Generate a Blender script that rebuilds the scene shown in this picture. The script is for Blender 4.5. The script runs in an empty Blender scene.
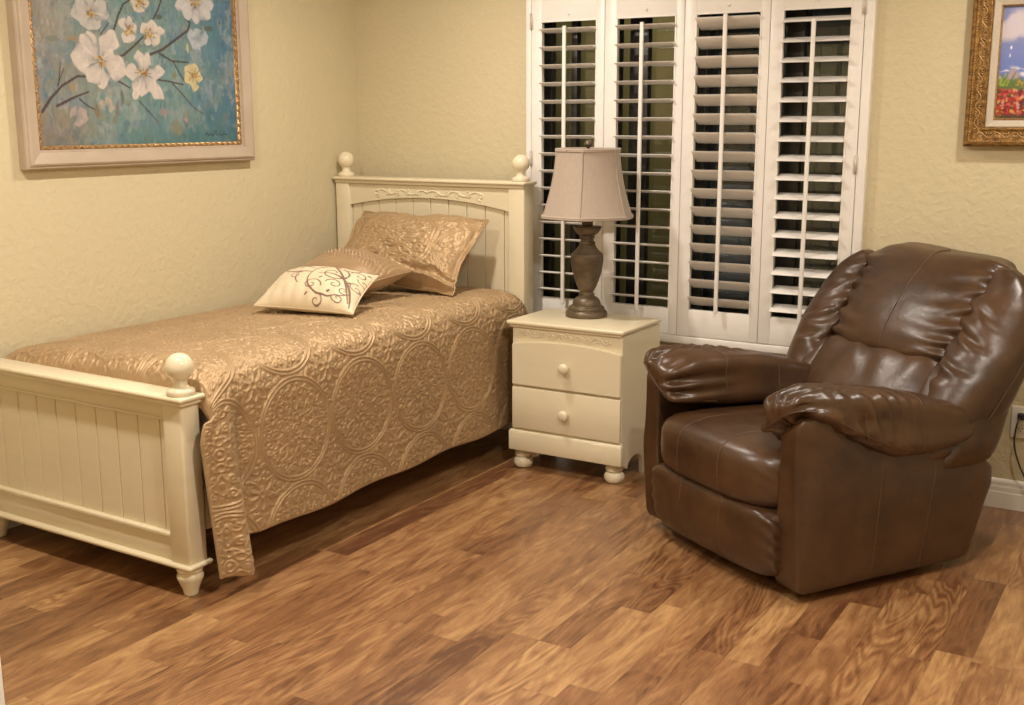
import bpy, bmesh, math, random
import numpy as np
from mathutils import Matrix, Vector

SC = bpy.context.scene
COL = SC.collection
PI = math.pi
rng = np.random.RandomState(7)
random.seed(7)

# ------------------------------------------------------------------ helpers
WM = {}                                              # world matrix of every parent (4x4 numpy)

def set_tags(o, label=None, cat=None, group=None, kind=None):
    if label: o['label'] = label
    if cat: o['category'] = cat
    if group: o['group'] = group
    if kind: o['kind'] = kind
    return o

def thing(name, label, cat, loc=(0, 0, 0), rz=0.0, group=None, kind=None):
    o = bpy.data.objects.new(name, None)
    o.empty_display_size = 0.1
    COL.objects.link(o)
    o.location = loc
    o.rotation_euler = (0, 0, rz)
    m = np.eye(4)
    c, s = math.cos(rz), math.sin(rz)
    m[:2, :2] = [[c, -s], [s, c]]
    m[:3, 3] = loc
    WM[o.name] = m
    return set_tags(o, label, cat, group, kind)

class MB:
    """collects pieces of one mesh"""
    def __init__(self):
        self.v = []; self.f = []; self.n = 0; self.col = []
    def add(self, V, F, col=None):
        V = np.asarray(V, float)
        off = self.n
        self.v.append(V)
        self.f += [tuple(int(i) + off for i in q) for q in F]
        self.n += len(V)
        if col is not None:
            self.col.append(np.asarray(col, float))
        return self
    def build(self, name, mat, parent=None, smooth=True, local=False, sharp=None, tags=None):
        V = np.concatenate(self.v) if self.v else np.zeros((0, 3))
        wm = WM[parent.name] if parent is not None else np.eye(4)
        if parent is not None and not local:
            inv = np.linalg.inv(wm)
            V = V @ inv[:3, :3].T + inv[:3, 3]
        me = bpy.data.meshes.new(name)
        me.from_pydata(V.tolist(), [], self.f)
        if self.col:
            C = np.concatenate(self.col)
            a = me.color_attributes.new(name='Paint', type='FLOAT_COLOR', domain='POINT')
            full = np.ones((len(V), 4), np.float32)
            full[:, :3] = C
            a.data.foreach_set('color', full.ravel())
        if smooth:
            me.polygons.foreach_set('use_smooth', [True] * len(me.polygons))
        me.update()
        if sharp is not None:
            me.set_sharp_from_angle(angle=math.radians(sharp))
        mats = mat if isinstance(mat, (list, tuple)) else [mat]
        for m in mats: me.materials.append(m)
        o = bpy.data.objects.new(name, me)
        COL.objects.link(o)
        if parent is not None:
            o.parent = parent
        WM[o.name] = wm
        return o

def bm_to(bm):
    bm.verts.ensure_lookup_table()
    bm.verts.index_update()
    V = np.array([v.co[:] for v in bm.verts])
    F = [[v.index for v in f.verts] for f in bm.faces]
    bm.free()
    return V, F

def box(x0, x1, y0, y1, z0, z1, bev=0.0, seg=2):
    bm = bmesh.new()
    bmesh.ops.create_cube(bm, size=1.0)
    for v in bm.verts:
        v.co.x = x0 + (v.co.x + .5) * (x1 - x0)
        v.co.y = y0 + (v.co.y + .5) * (y1 - y0)
        v.co.z = z0 + (v.co.z + .5) * (z1 - z0)
    if bev > 0:
        bmesh.ops.bevel(bm, geom=list(bm.edges), offset=bev, segments=seg, affect='EDGES', profile=.5)
    return bm_to(bm)

def prism(poly, axis, lo, hi, bev=0.0):
    """extrude a 2D polygon; axis 'x': poly=(y,z), 'y': poly=(x,z), 'z': poly=(x,y)"""
    bm = bmesh.new()
    def P(p, h):
        return {'x': (h, p[0], p[1]), 'y': (p[0], h, p[1]), 'z': (p[0], p[1], h)}[axis]
    a = [bm.verts.new(P(p, lo)) for p in poly]
    b = [bm.verts.new(P(p, hi)) for p in poly]
    n = len(poly)
    bm.faces.new(a); bm.faces.new(b[::-1])
    for i in range(n):
        bm.faces.new((a[i], b[i], b[(i + 1) % n], a[(i + 1) % n]))
    bmesh.ops.recalc_face_normals(bm, faces=bm.faces)
    if bev > 0:
        ed = [e for e in bm.edges if len(e.link_faces) == 2 and e.calc_face_angle(0) > .5]
        bmesh.ops.bevel(bm, geom=ed, offset=bev, segments=2, affect='EDGES')
    return bm_to(bm)

def lathe(prof, cx, cy, cz, seg=40, axis='z', mod=None):
    """prof: list of (r, h)"""
    V = []; F = []
    n = len(prof)
    for i, (r, h) in enumerate(prof):
        for k in range(seg):
            a = 2 * PI * k / seg
            rr = r * (mod(a, i) if mod else 1)
            p = (rr * math.cos(a), rr * math.sin(a), h)
            if axis == 'y':                            # lathe axis pointing to -y
                p = (p[0], -p[2], p[1])
            V.append((cx + p[0], cy + p[1], cz + p[2]))
    for i in range(n - 1):
        for k in range(seg):
            k2 = (k + 1) % seg
            F.append((i * seg + k, i * seg + k2, (i + 1) * seg + k2, (i + 1) * seg + k))
    F.append(tuple(range(seg))[::-1])
    F.append(tuple((n - 1) * seg + k for k in range(seg)))
    return V, F

def smooth_prof(pts, n=6):
    """catmull-rom through profile points"""
    P = np.array(pts, float)
    out = []
    for i in range(len(P) - 1):
        p0 = P[max(i - 1, 0)]; p1 = P[i]; p2 = P[i + 1]; p3 = P[min(i + 2, len(P) - 1)]
        for t in np.linspace(0, 1, n, endpoint=False):
            out.append(.5 * ((2 * p1) + (-p0 + p2) * t + (2 * p0 - 5 * p1 + 4 * p2 - p3) * t * t + (-p0 + 3 * p1 - 3 * p2 + p3) * t ** 3))
    out.append(P[-1])
    return np.array(out)

def tube(path, r, seg=8, closed=False):
    P = np.array(path, float)
    n = len(P)
    R = np.full(n, r) if np.isscalar(r) else np.asarray(r, float)
    T = np.gradient(P, axis=0)
    if closed:
        T = np.roll(P, -1, 0) - np.roll(P, 1, 0)
    T /= np.linalg.norm(T, axis=1)[:, None] + 1e-12
    up = np.array([0, 0, 1.0])
    if abs(T[0] @ up) > .9: up = np.array([1.0, 0, 0])
    V = []; F = []
    u = up - T[0] * (up @ T[0]); u /= np.linalg.norm(u)
    for i in range(n):
        u = u - T[i] * (u @ T[i]); u /= np.linalg.norm(u) + 1e-12
        w = np.cross(T[i], u)
        for k in range(seg):
            a = 2 * PI * k / seg
            V.append(P[i] + R[i] * (math.cos(a) * u + math.sin(a) * w))
    for i in range(n if closed else n - 1):
        j = (i + 1) % n
        for k in range(seg):
            k2 = (k + 1) % seg
            F.append((i * seg + k, i * seg + k2, j * seg + k2, j * seg + k))
    if not closed:
        F.append(tuple(range(seg))[::-1]); F.append(tuple((n - 1) * seg + k for k in range(seg)))
    return V, F

def grid_faces(nu, nv, flip=False):
    F = []
    for i in range(nu - 1):
        for j in range(nv - 1):
            q = (i * nv + j, (i + 1) * nv + j, (i + 1) * nv + j + 1, i * nv + j + 1)
            F.append(q[::-1] if flip else q)
    return F

def rcube(n=20, k=4.0):
    """rounded cube (superellipsoid) with a square grid on every side"""
    t = np.tan(np.linspace(-1, 1, n + 1) * PI / 4 * .98) / math.tan(PI / 4 * .98)
    V = []; F = []; idx = {}
    def vid(p):
        key = tuple(np.round(p, 5))
        if key not in idx:
            idx[key] = len(V); V.append(p)
        return idx[key]
    for ax in range(3):
        for sgn in (-1, 1):
            ids = np.empty((n + 1, n + 1), int)
            for i in range(n + 1):
                for j in range(n + 1):
                    p = [0, 0, 0]
                    p[ax] = sgn; p[(ax + 1) % 3] = t[i]; p[(ax + 2) % 3] = t[j]
                    ids[i, j] = vid(p)
            for i in range(n):
                for j in range(n):
                    q = (ids[i, j], ids[i + 1, j], ids[i + 1, j + 1], ids[i, j + 1])
                    F.append(q if sgn > 0 else q[::-1])
    V = np.array(V, float)
    kk = np.asarray(k, float)
    if kk.ndim == 0:
        nr = (np.abs(V) ** kk).sum(1) ** (1 / kk)
        V = V / nr[:, None]
    return V, F

def vnormals(V, F):
    N = np.zeros_like(V)
    if len(F) == 0: return N
    Q = np.array([f if len(f) == 4 else (f[0], f[1], f[2], f[2]) for f in F])
    a = V[Q[:, 2]] - V[Q[:, 0]]; b = V[Q[:, 3]] - V[Q[:, 1]]
    n = np.cross(a, b)
    for i in range(4): np.add.at(N, Q[:, i], n)
    return N / (np.linalg.norm(N, axis=1)[:, None] + 1e-12)

def _hash(ix, iy, iz, seed):
    h = (ix * 374761393 + iy * 668265263 + iz * 2147483647 + seed * 974634777) & 0xFFFFFFFF
    h = ((h ^ (h >> 13)) * 1274126177) & 0xFFFFFFFF
    return ((h ^ (h >> 16)) & 0xFFFF) / 65535.0

def vnoise(P, seed=0):
    """smooth value noise in -1..1"""
    P = np.asarray(P, float)
    I = np.floor(P).astype(np.int64); f = P - I
    f = f * f * (3 - 2 * f)
    r = 0
    for dx in (0, 1):
        for dy in (0, 1):
            for dz in (0, 1):
                w = (f[..., 0] if dx else 1 - f[..., 0]) * (f[..., 1] if dy else 1 - f[..., 1]) * (f[..., 2] if dz else 1 - f[..., 2])
                r = r + w * _hash(I[..., 0] + dx, I[..., 1] + dy, I[..., 2] + dz, seed)
    return r * 2 - 1

def fbm(P, seed=0, o=4):
    P = np.asarray(P, float); s = 0; a = 1.0; t = 0
    for i in range(o):
        s = s + a * vnoise(P * 2 ** i, seed + i * 17); t += a; a *= .5
    return s / t

def sstep(a, b, x):
    t = np.clip((np.asarray(x, float) - a) / (b - a), 0, 1)
    return t * t * (3 - 2 * t)

def lin(r, g, b):
    f = lambda c: ((c / 255 + .055) / 1.055) ** 2.4 if c > 10 else c / 255 / 12.92
    return np.array([f(r), f(g), f(b)])

# ------------------------------------------------------------------ materials
def mat_new(name):
    m = bpy.data.materials.new(name); m.use_nodes = True
    nt = m.node_tree
    b = nt.nodes['Principled BSDF']
    return m, nt, b

def N(nt, t, **kw):
    n = nt.nodes.new(t)
    for k, v in kw.items():
        if k in n.inputs: n.inputs[k].default_value = v
        else: setattr(n, k, v)
    return n

def mat_basic(name, c1, c2=None, rough=.5, spec=.5, scale=8.0, stretch=(1, 1, 1), bump=0.0, bscale=60.0, bdist=.002,
              metal=0.0, sheen=0.0, coat=0.0, detail=4.0, rvar=0.0):
    m, nt, b = mat_new(name)
    L = nt.links
    tc = N(nt, 'ShaderNodeTexCoord')
    mp = N(nt, 'ShaderNodeMapping'); mp.inputs['Scale'].default_value = stretch
    L.new(tc.outputs['Object'], mp.inputs['Vector'])
    c2 = c1 if c2 is None else c2
    nz = N(nt, 'ShaderNodeTexNoise', Scale=scale, Detail=detail)
    L.new(mp.outputs[0], nz.inputs['Vector'])
    mx = N(nt, 'ShaderNodeMix', data_type='RGBA')
    rm = N(nt, 'ShaderNodeMapRange'); rm.inputs[1].default_value = .3; rm.inputs[2].default_value = .7
    L.new(nz.outputs['Fac'], rm.inputs[0]); L.new(rm.outputs[0], mx.inputs[0])
    mx.inputs[6].default_value = (*c1, 1); mx.inputs[7].default_value = (*c2, 1)
    L.new(mx.outputs[2], b.inputs['Base Color'])
    b.inputs['Roughness'].default_value = rough
    if rvar:
        rr = N(nt, 'ShaderNodeMapRange'); rr.inputs[3].default_value = rough - rvar; rr.inputs[4].default_value = rough + rvar
        L.new(nz.outputs['Fac'], rr.inputs[0]); L.new(rr.outputs[0], b.inputs['Roughness'])
    b.inputs['Specular IOR Level'].default_value = spec
    b.inputs['Metallic'].default_value = metal
    b.inputs['Sheen Weight'].default_value = sheen
    b.inputs['Coat Weight'].default_value = coat
    if bump:
        n2 = N(nt, 'ShaderNodeTexNoise', Scale=bscale, Detail=3.0)
        L.new(mp.outputs[0], n2.inputs['Vector'])
        bp = N(nt, 'ShaderNodeBump', Strength=bump, Distance=bdist)
        L.new(n2.outputs['Fac'], bp.inputs['Height']); L.new(bp.outputs[0], b.inputs['Normal'])
    return m

def mat_paint(name, rough=.5, spec=.4, bump=.0, bscale=200.0, sheen=0.0, bdist=.001):
    m, nt, b = mat_new(name)
    a = N(nt, 'ShaderNodeAttribute', attribute_name='Paint')
    nt.links.new(a.outputs['Color'], b.inputs['Base Color'])
    b.inputs['Roughness'].default_value = rough
    b.inputs['Specular IOR Level'].default_value = spec
    b.inputs['Sheen Weight'].default_value = sheen
    if bump:
        tc = N(nt, 'ShaderNodeTexCoord')
        n2 = N(nt, 'ShaderNodeTexNoise', Scale=bscale, Detail=2.0)
        nt.links.new(tc.outputs['Object'], n2.inputs['Vector'])
        bp = N(nt, 'ShaderNodeBump', Strength=bump, Distance=bdist)
        nt.links.new(n2.outputs['Fac'], bp.inputs['Height']); nt.links.new(bp.outputs[0], b.inputs['Normal'])
    return m

def mat_wall(name, c):
    m, nt, b = mat_new(name); L = nt.links
    tc = N(nt, 'ShaderNodeTexCoord')
    n1 = N(nt, 'ShaderNodeTexNoise', Scale=34.0, Detail=3.0, Roughness=.5, Distortion=.25)
    n2 = N(nt, 'ShaderNodeTexNoise', Scale=85.0, Detail=2.0)
    n3 = N(nt, 'ShaderNodeTexNoise', Scale=1.7, Detail=2.0)
    for n in (n1, n2, n3): L.new(tc.outputs['Object'], n.inputs['Vector'])
    rp = N(nt, 'ShaderNodeMapRange', interpolation_type='SMOOTHSTEP')
    rp.inputs[1].default_value = .36; rp.inputs[2].default_value = .66
    L.new(n1.outputs['Fac'], rp.inputs[0])
    ad = N(nt, 'ShaderNodeMath', operation='MULTIPLY_ADD'); ad.inputs[1].default_value = .28
    L.new(n2.outputs['Fac'], ad.inputs[0]); L.new(rp.outputs[0], ad.inputs[2])
    bp = N(nt, 'ShaderNodeBump', Strength=.32, Distance=.0034)
    L.new(ad.outputs[0], bp.inputs['Height']); L.new(bp.outputs[0], b.inputs['Normal'])
    mx = N(nt, 'ShaderNodeMix', data_type='RGBA')
    mx.inputs[6].default_value = (*(np.array(c) * .96), 1); mx.inputs[7].default_value = (*(np.array(c) * 1.03), 1)
    L.new(n3.outputs['Fac'], mx.inputs[0]); L.new(mx.outputs[2], b.inputs['Base Color'])
    b.inputs['Roughness'].default_value = .62
    b.inputs['Specular IOR Level'].default_value = .3
    return m

def mat_floor(name):
    m, nt, b = mat_new(name); L = nt.links
    W = .101; LEN = .85
    tc = N(nt, 'ShaderNodeTexCoord')
    sp = N(nt, 'ShaderNodeSeparateXYZ'); L.new(tc.outputs['Object'], sp.inputs[0])
    def M(op, a, bb=None, c=None):
        n = N(nt, 'ShaderNodeMath', operation=op)
        for i, q in enumerate((a, bb, c)):
            if q is None: continue
            if isinstance(q, (int, float)): n.inputs[i].default_value = q
            else: L.new(q, n.inputs[i])
        return n.outputs[0]
    xs = M('DIVIDE', M('SUBTRACT', sp.outputs['X'], .062), W)
    ix = M('FLOOR', xs); fx = M('FRACT', xs)
    wn = N(nt, 'ShaderNodeTexWhiteNoise', noise_dimensions='1D'); L.new(ix, wn.inputs['W'])
    ys = M('DIVIDE', sp.outputs['Y'], LEN)
    ys = M('ADD', ys, M('MULTIPLY', wn.outputs['Value'], 7.3))
    # uneven board lengths
    ys = M('ADD', ys, M('MULTIPLY', M('SINE', M('MULTIPLY', ys, 2.1)), .28))
    iy = M('FLOOR', ys); fy = M('FRACT', ys)
    cv = N(nt, 'ShaderNodeCombineXYZ'); L.new(ix, cv.inputs[0]); L.new(iy, cv.inputs[1])
    wr = N(nt, 'ShaderNodeTexWhiteNoise', noise_dimensions='3D'); L.new(cv.outputs[0], wr.inputs['Vector'])
    # grain coordinates: shift every board
    sh = N(nt, 'ShaderNodeVectorMath', operation='MULTIPLY_ADD')
    L.new(wr.outputs['Color'], sh.inputs[0]); sh.inputs[1].default_value = (3.1, 9.7, 5.0)
    L.new(tc.outputs['Object'], sh.inputs[2])
    def mapped(sc):
        mp = N(nt, 'ShaderNodeMapping'); mp.inputs['Scale'].default_value = sc
        L.new(sh.outputs[0], mp.inputs['Vector']); return mp.outputs[0]
    g1 = N(nt, 'ShaderNodeTexNoise', Scale=1.0, Detail=6.0, Roughness=.62, Distortion=2.0)
    L.new(mapped((13, 2.5, 8)), g1.inputs['Vector'])
    g2 = N(nt, 'ShaderNodeTexNoise', Scale=1.0, Detail=3.0, Roughness=.6)
    L.new(mapped((120, 9, 8)), g2.inputs['Vector'])
    g3 = N(nt, 'ShaderNodeTexNoise', Scale=1.0, Detail=2.0)
    L.new(mapped((15, 5.0, 8)), g3.inputs['Vector'])
    wv = N(nt, 'ShaderNodeTexWave', wave_type='BANDS', bands_direction='X', Scale=1.0, Distortion=9.0, Detail=2.0)
    wv.inputs['Detail Scale'].default_value = .55
    L.new(mapped((17, 2.0, 8)), wv.inputs['Vector'])
    g4 = N(nt, 'ShaderNodeTexNoise', Scale=1.0, Detail=1.6, Roughness=.45, Distortion=.35)
    L.new(mapped((8.5, 1.5, 8)), g4.inputs['Vector'])
    fig = M('MULTIPLY_ADD', M('SINE', M('MULTIPLY', g4.outputs['Fac'], 95.0)), .5, .5)
    figw = M('MULTIPLY', M('SUBTRACT', M('FRACT', M('MULTIPLY', wr.outputs['Value'], 7.0)), .30), .24)
    figw = M('MAXIMUM', figw, 0.03)
    cr = N(nt, 'ShaderNodeValToRGB')
    el = cr.color_ramp.elements
    el[0].position = .30; el[0].color = (*FLOOR_C[0], 1)
    el[1].position = .74; el[1].color = (*FLOOR_C[2], 1)
    e = el.new(.50); e.color = (*FLOOR_C[1], 1)
    t = M('ADD', M('MULTIPLY', g1.outputs['Fac'], .62), M('MULTIPLY', g2.outputs['Fac'], .26))
    t = M('ADD', t, M('MULTIPLY', M('SUBTRACT', fig, .5), figw))
    t = M('ADD', t, M('MULTIPLY', M('SUBTRACT', g4.outputs['Fac'], .5), .30))
    t = M('ADD', t, M('MULTIPLY', M('SUBTRACT', wr.outputs['Value'], .5), .23))
    t = M('ADD', t, .055)
    L.new(t, cr.inputs['Fac'])
    # dark flecks / knots
    kn = M('SMOOTH_MIN', M('MULTIPLY', M('SUBTRACT', g3.outputs['Fac'], .62), 5.0), 1.0, .1)
    kn = M('MAXIMUM', kn, 0.0)
    mk = N(nt, 'ShaderNodeMix', data_type='RGBA'); mk.inputs[7].default_value = (*FLOOR_C[3], 1)
    L.new(M('MULTIPLY', kn, .55), mk.inputs[0]); L.new(cr.outputs['Color'], mk.inputs[6])
    # seams between boards
    ex = M('MINIMUM', fx, M('SUBTRACT', 1.0, fx)); ex = M('MULTIPLY', ex, W)
    ey = M('MINIMUM', fy, M('SUBTRACT', 1.0, fy)); ey = M('MULTIPLY', ey, LEN)
    ed = M('MINIMUM', ex, ey)
    sm = N(nt, 'ShaderNodeMapRange'); sm.inputs[1].default_value = .0004; sm.inputs[2].default_value = .0016
    L.new(ed, sm.inputs[0])
    ms = N(nt, 'ShaderNodeMix', data_type='RGBA', blend_type='MULTIPLY'); ms.inputs[0].default_value = 1
    dk = N(nt, 'ShaderNodeMapRange'); dk.inputs[3].default_value = .72; dk.inputs[4].default_value = 1
    L.new(sm.outputs[0], dk.inputs[0])
    L.new(mk.outputs[2], ms.inputs[6]); L.new(dk.outputs[0], ms.inputs[7])
    L.new(ms.outputs[2], b.inputs['Base Color'])
    rr = N(nt, 'ShaderNodeMapRange'); rr.inputs[3].default_value = .28; rr.inputs[4].default_value = .42
    L.new(g1.outputs['Fac'], rr.inputs[0]); L.new(rr.outputs[0], b.inputs['Roughness'])
    b.inputs['Specular IOR Level'].default_value = .6
    b.inputs['Coat Weight'].default_value = .45; b.inputs['Coat Roughness'].default_value = .33
    hb = M('ADD', M('MULTIPLY', g2.outputs['Fac'], .5), M('MULTIPLY', sm.outputs[0], .8))
    bp = N(nt, 'ShaderNodeBump', Strength=.25, Distance=.0012)
    L.new(hb, bp.inputs['Height']); L.new(bp.outputs[0], b.inputs['Normal'])
    return m

def mat_glass(name):
    m = bpy.data.materials.new(name); m.use_nodes = True
    nt = m.node_tree; nt.nodes.clear()
    o = N(nt, 'ShaderNodeOutputMaterial')
    t = N(nt, 'ShaderNodeBsdfTransparent', Color=(.86, .9, .86, 1))
    g = N(nt, 'ShaderNodeBsdfGlossy', Roughness=.02)
    f = N(nt, 'ShaderNodeFresnel', IOR=1.6)
    x = N(nt, 'ShaderNodeMixShader')
    L = nt.links
    L.new(f.outputs[0], x.inputs[0]); L.new(t.outputs[0], x.inputs[1]); L.new(g.outputs[0], x.inputs[2])
    L.new(x.outputs[0], o.inputs['Surface'])
    return m

def mat_leather(name):
    m, nt, b = mat_new(name); L = nt.links
    tc = N(nt, 'ShaderNodeTexCoord')
    n1 = N(nt, 'ShaderNodeTexNoise', Scale=5.5, Detail=5.0, Roughness=.6)
    n2 = N(nt, 'ShaderNodeTexNoise', Scale=28.0, Detail=4.0, Distortion=.8)
    vo = N(nt, 'ShaderNodeTexVoronoi', Scale=330.0)
    for n in (n1, n2, vo): L.new(tc.outputs['Object'], n.inputs['Vector'])
    cr = N(nt, 'ShaderNodeValToRGB'); el = cr.color_ramp.elements
    el[0].position = .34; el[0].color = (*LEATHER_C[0], 1)
    el[1].position = .66; el[1].color = (*LEATHER_C[1], 1)
    L.new(n1.outputs['Fac'], cr.inputs['Fac']); L.new(cr.outputs['Color'], b.inputs['Base Color'])
    r = N(nt, 'ShaderNodeMapRange'); r.inputs[3].default_value = .26; r.inputs[4].default_value = .43
    L.new(n2.outputs['Fac'], r.inputs[0]); L.new(r.outputs[0], b.inputs['Roughness'])
    b.inputs['Specular IOR Level'].default_value = .62
    a = N(nt, 'ShaderNodeMath', operation='MULTIPLY_ADD'); a.inputs[1].default_value = .12
    L.new(vo.outputs['Distance'], a.inputs[0]); L.new(n2.outputs['Fac'], a.inputs[2])
    bp = N(nt, 'ShaderNodeBump', Strength=.22, Distance=.004)
    L.new(a.outputs[0], bp.inputs['Height']); L.new(bp.outputs[0], b.inputs['Normal'])
    return m

FLOOR_C = (np.array((.108, .040, .015)), np.array((.255, .119, .047)), np.array((.49, .287, .122)), np.array((.085, .034, .014)))
LEATHER_C = (np.array((.037, .0165, .0065)), np.array((.076, .035, .0140)))

M_WALL = mat_wall('wall_plaster', (.615, .535, .352))
M_CEIL = mat_wall('ceiling_plaster', (.80, .76, .66))
M_FLOOR = mat_floor('laminate_floor')
M_TRIM = mat_basic('white_trim', (.80, .76, .71), (.84, .80, .75), rough=.4, spec=.4, scale=4)
M_SHUT = mat_basic('shutter_white', (.80, .765, .725), (.84, .805, .765), rough=.38, spec=.4, scale=3,
                   bump=.10, bscale=14, bdist=.002, stretch=(1, 4, 6))
M_CREAM = mat_basic('cream_paint', (.70, .615, .435), (.74, .655, .465), rough=.30, spec=.5, scale=3, bump=.10, bscale=40,
                    bdist=.001, stretch=(1, 1, 6))
M_BALL = mat_basic('cream_gloss', (.72, .64, .46), (.76, .68, .49), rough=.22, spec=.5, scale=3)
M_GROOVE = mat_basic('groove_shadow', (.50, .42, .27), rough=.6)
M_LEATHER = mat_leather('brown_leather')
M_STITCH = mat_basic('brown_stitch', (.085, .045, .024), (.105, .058, .032), rough=.5, scale=60)
M_BLACK = mat_basic('black_metal', (.015, .014, .013), (.025, .022, .02), rough=.45)
M_QUILT = mat_basic('quilt_satin', (.39, .262, .136), (.45, .303, .160), rough=.50, spec=.5, scale=5, sheen=.10, metal=.32, bump=.12, bscale=420, bdist=.0008)
M_BROWNSATIN = mat_basic('brown_satin', (.34, .22, .115), (.39, .255, .135), rough=.42, spec=.55, scale=6, sheen=.15, metal=.15, bump=.08, bscale=300, bdist=.0008)
M_EMB = mat_paint('embroidered_cream', rough=.55, spec=.4, bump=.15, bscale=350, sheen=.2)
M_CANVAS = mat_paint('painted_canvas', rough=.5, spec=.35, bump=.25, bscale=260)
M_FRAMEPALE = mat_basic('pale_frame', (.42, .335, .255), (.50, .405, .315), rough=.42, scale=7, stretch=(1, 1, 1), bump=.1, bscale=90)
M_GOLD = mat_basic('gold_leaf', (.36, .200, .055), (.11, .052, .016), rough=.40, metal=.55, scale=55, bump=.8, bscale=85, bdist=.006)
M_GOLDTRIM = mat_basic('gold_trim', (.52, .34, .15), (.30, .17, .07), rough=.38, metal=.5, scale=90, bump=.3, bscale=160)
M_LINEN = mat_basic('linen_liner', (.50, .43, .345), (.57, .50, .405), rough=.7, scale=160, bump=.3, bscale=400)
M_LAMP = mat_basic('bronze_resin', (.095, .067, .041), (.165, .122, .078), rough=.40, metal=.35, scale=14, stretch=(1, 1, 3), bump=.2, bscale=60)
M_SHADE = mat_basic('shade_fabric', (.375, .30, .24), (.425, .343, .277), rough=.60, scale=30, stretch=(8, 8, 1), bump=.2, bscale=220, bdist=.001, sheen=.3)
M_SASH = mat_basic('bronze_aluminium', (.022, .020, .016), (.03, .027, .022), rough=.4)
M_SASHPALE = mat_basic('pale_jamb', (.30, .245, .165), (.34, .28, .19), rough=.5)
M_GLASS = mat_glass('window_glass')
M_OUT1 = mat_basic('outside_olive', (.24, .20, .105), (.28, .235, .13), rough=.8, scale=12, bump=.3, bscale=40)
M_OUT2 = mat_basic('outside_grey', (.085, .078, .062), (.12, .11, .088), rough=.8, scale=5)
M_OUTG = mat_basic('outside_ground', (.08, .075, .06), (.12, .11, .09), rough=.9, scale=9)
M_PLATE = mat_basic('outlet_plastic', (.80, .75, .68), rough=.35)
M_BRASS = mat_basic('hinge_metal', (.62, .57, .52), rough=.35, metal=.3)

# ------------------------------------------------------------------ camera (from the vanishing points of the photograph)
CF, CP, CY, CR = 1145.8832, .2011, .5425, -.0016
CC = np.array([3.7291, -4.6727, 1.5])
s_, c_ = math.sin(CY), math.cos(CY)
Fv = np.array([-s_ * math.cos(CP), c_ * math.cos(CP), -math.sin(CP)])
Rv = np.array([c_, s_, 0.0]); Uv = np.cross(Rv, Fv)
R2 = Rv * math.cos(CR) + Uv * math.sin(CR); U2 = -Rv * math.sin(CR) + Uv * math.cos(CR)
cam = bpy.data.cameras.new('camera'); cam_o = bpy.data.objects.new('camera', cam); COL.objects.link(cam_o)
cam.sensor_fit = 'HORIZONTAL'; cam.sensor_width = 36; cam.lens = CF / 1024 * 36
cam.clip_start = .05
mw = Matrix(((R2[0], U2[0], -Fv[0], CC[0]), (R2[1], U2[1], -Fv[1], CC[1]), (R2[2], U2[2], -Fv[2], CC[2]), (0, 0, 0, 1)))
cam_o.matrix_world = mw
SC.camera = cam_o

# ------------------------------------------------------------------ room shell
RX, RY, H = 4.25, -4.05, 2.44           # room: x 0..RX, y RY..0
HY = -6.2                                # hall behind the doorway
def struct(name, V, F, mat, parent=None, smooth=False):
    o = MB().add(V, F).build(name, mat, parent, smooth=smooth)
    if parent is None: o['kind'] = 'structure'
    return o
struct('floor', *box(-.12, RX + .12, HY, .12, -.1, 0), M_FLOOR)
struct('ceiling', *box(-.12, RX + .12, HY, .12, H, H + .1), M_CEIL)
struct('wall_left', *box(-.12, 0, HY, .12, 0, H), M_WALL)
struct('wall_right', *box(RX, RX + .12, HY, .12, 0, H), M_WALL)
# back wall with the window opening
WX0, WX1, WZ0, WZ1 = 1.030, 2.538, .548, 2.075
b = MB()
b.add(*box(0, WX0, 0, .14, 0, H)); b.add(*box(WX1, RX, 0, .14, 0, H))
b.add(*box(WX0, WX1, 0, .14, 0, WZ0)); b.add(*box(WX0, WX1, 0, .14, WZ1, H))
b.build('wall_back', M_WALL, smooth=False)['kind'] = 'structure'
# wall on the camera's side, with the doorway the camera looks through
b = MB()
b.add(*box(0, 2.754, RY - .12, RY, 0, H)); b.add(*box(3.80, RX, RY - .12, RY, 0, H)); b.add(*box(2.754, 3.80, RY - .12, RY, 2.06, H))
b.build('wall_front', M_WALL, smooth=False)['kind'] = 'structure'
struct('wall_hall', *box(-.12, RX + .12, HY - .12, HY, 0, H), M_WALL)
# white door casing round the doorway
b = MB()
b.add(*box(2.754, 2.7765, RY - .12, RY, 0, 2.04)); b.add(*box(3.778, 3.80, RY - .12, RY, 0, 2.04)); b.add(*box(2.754, 3.80, RY - .12, RY, 2.04, 2.062))
b.add(*box(2.680, 2.745, RY, RY + .018, 0, 2.11, .004)); b.add(*box(3.80, 3.86, RY, RY + .018, 0, 2.11, .004)); b.add(*box(2.745, 3.80, RY, RY + .018, 2.062, 2.11, .004))
b.add(*box(2.680, 2.7700, RY - .138, RY - .12, 0, 2.11, .004))
b.build('trim_1', M_TRIM)['kind'] = 'structure'
# baseboards with a moulded top
def base_profile():
    return [(0, 0), (.014, 0), (.014, .062), (.012, .066), (.012, .084), (.010, .090), (.010, .104), (.006, .112), (0, .117)]
pr = base_profile()
bb = MB(); bb.add(*prism([(-d, z) for d, z in pr], 'x', 0.0, RX)); bb.build('baseboard_back', M_TRIM, smooth=False)['kind'] = 'structure'
bb = MB(); bb.add(*prism([(d, z) for d, z in pr], 'y', RY, -.014)); bb.build('baseboard_left', M_TRIM, smooth=False)['kind'] = 'structure'
bb = MB(); bb.add(*prism([(RX - d, z) for d, z in pr], 'y', RY, -.014)); bb.build('baseboard_right', M_TRIM, smooth=False)['kind'] = 'structure'

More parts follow.
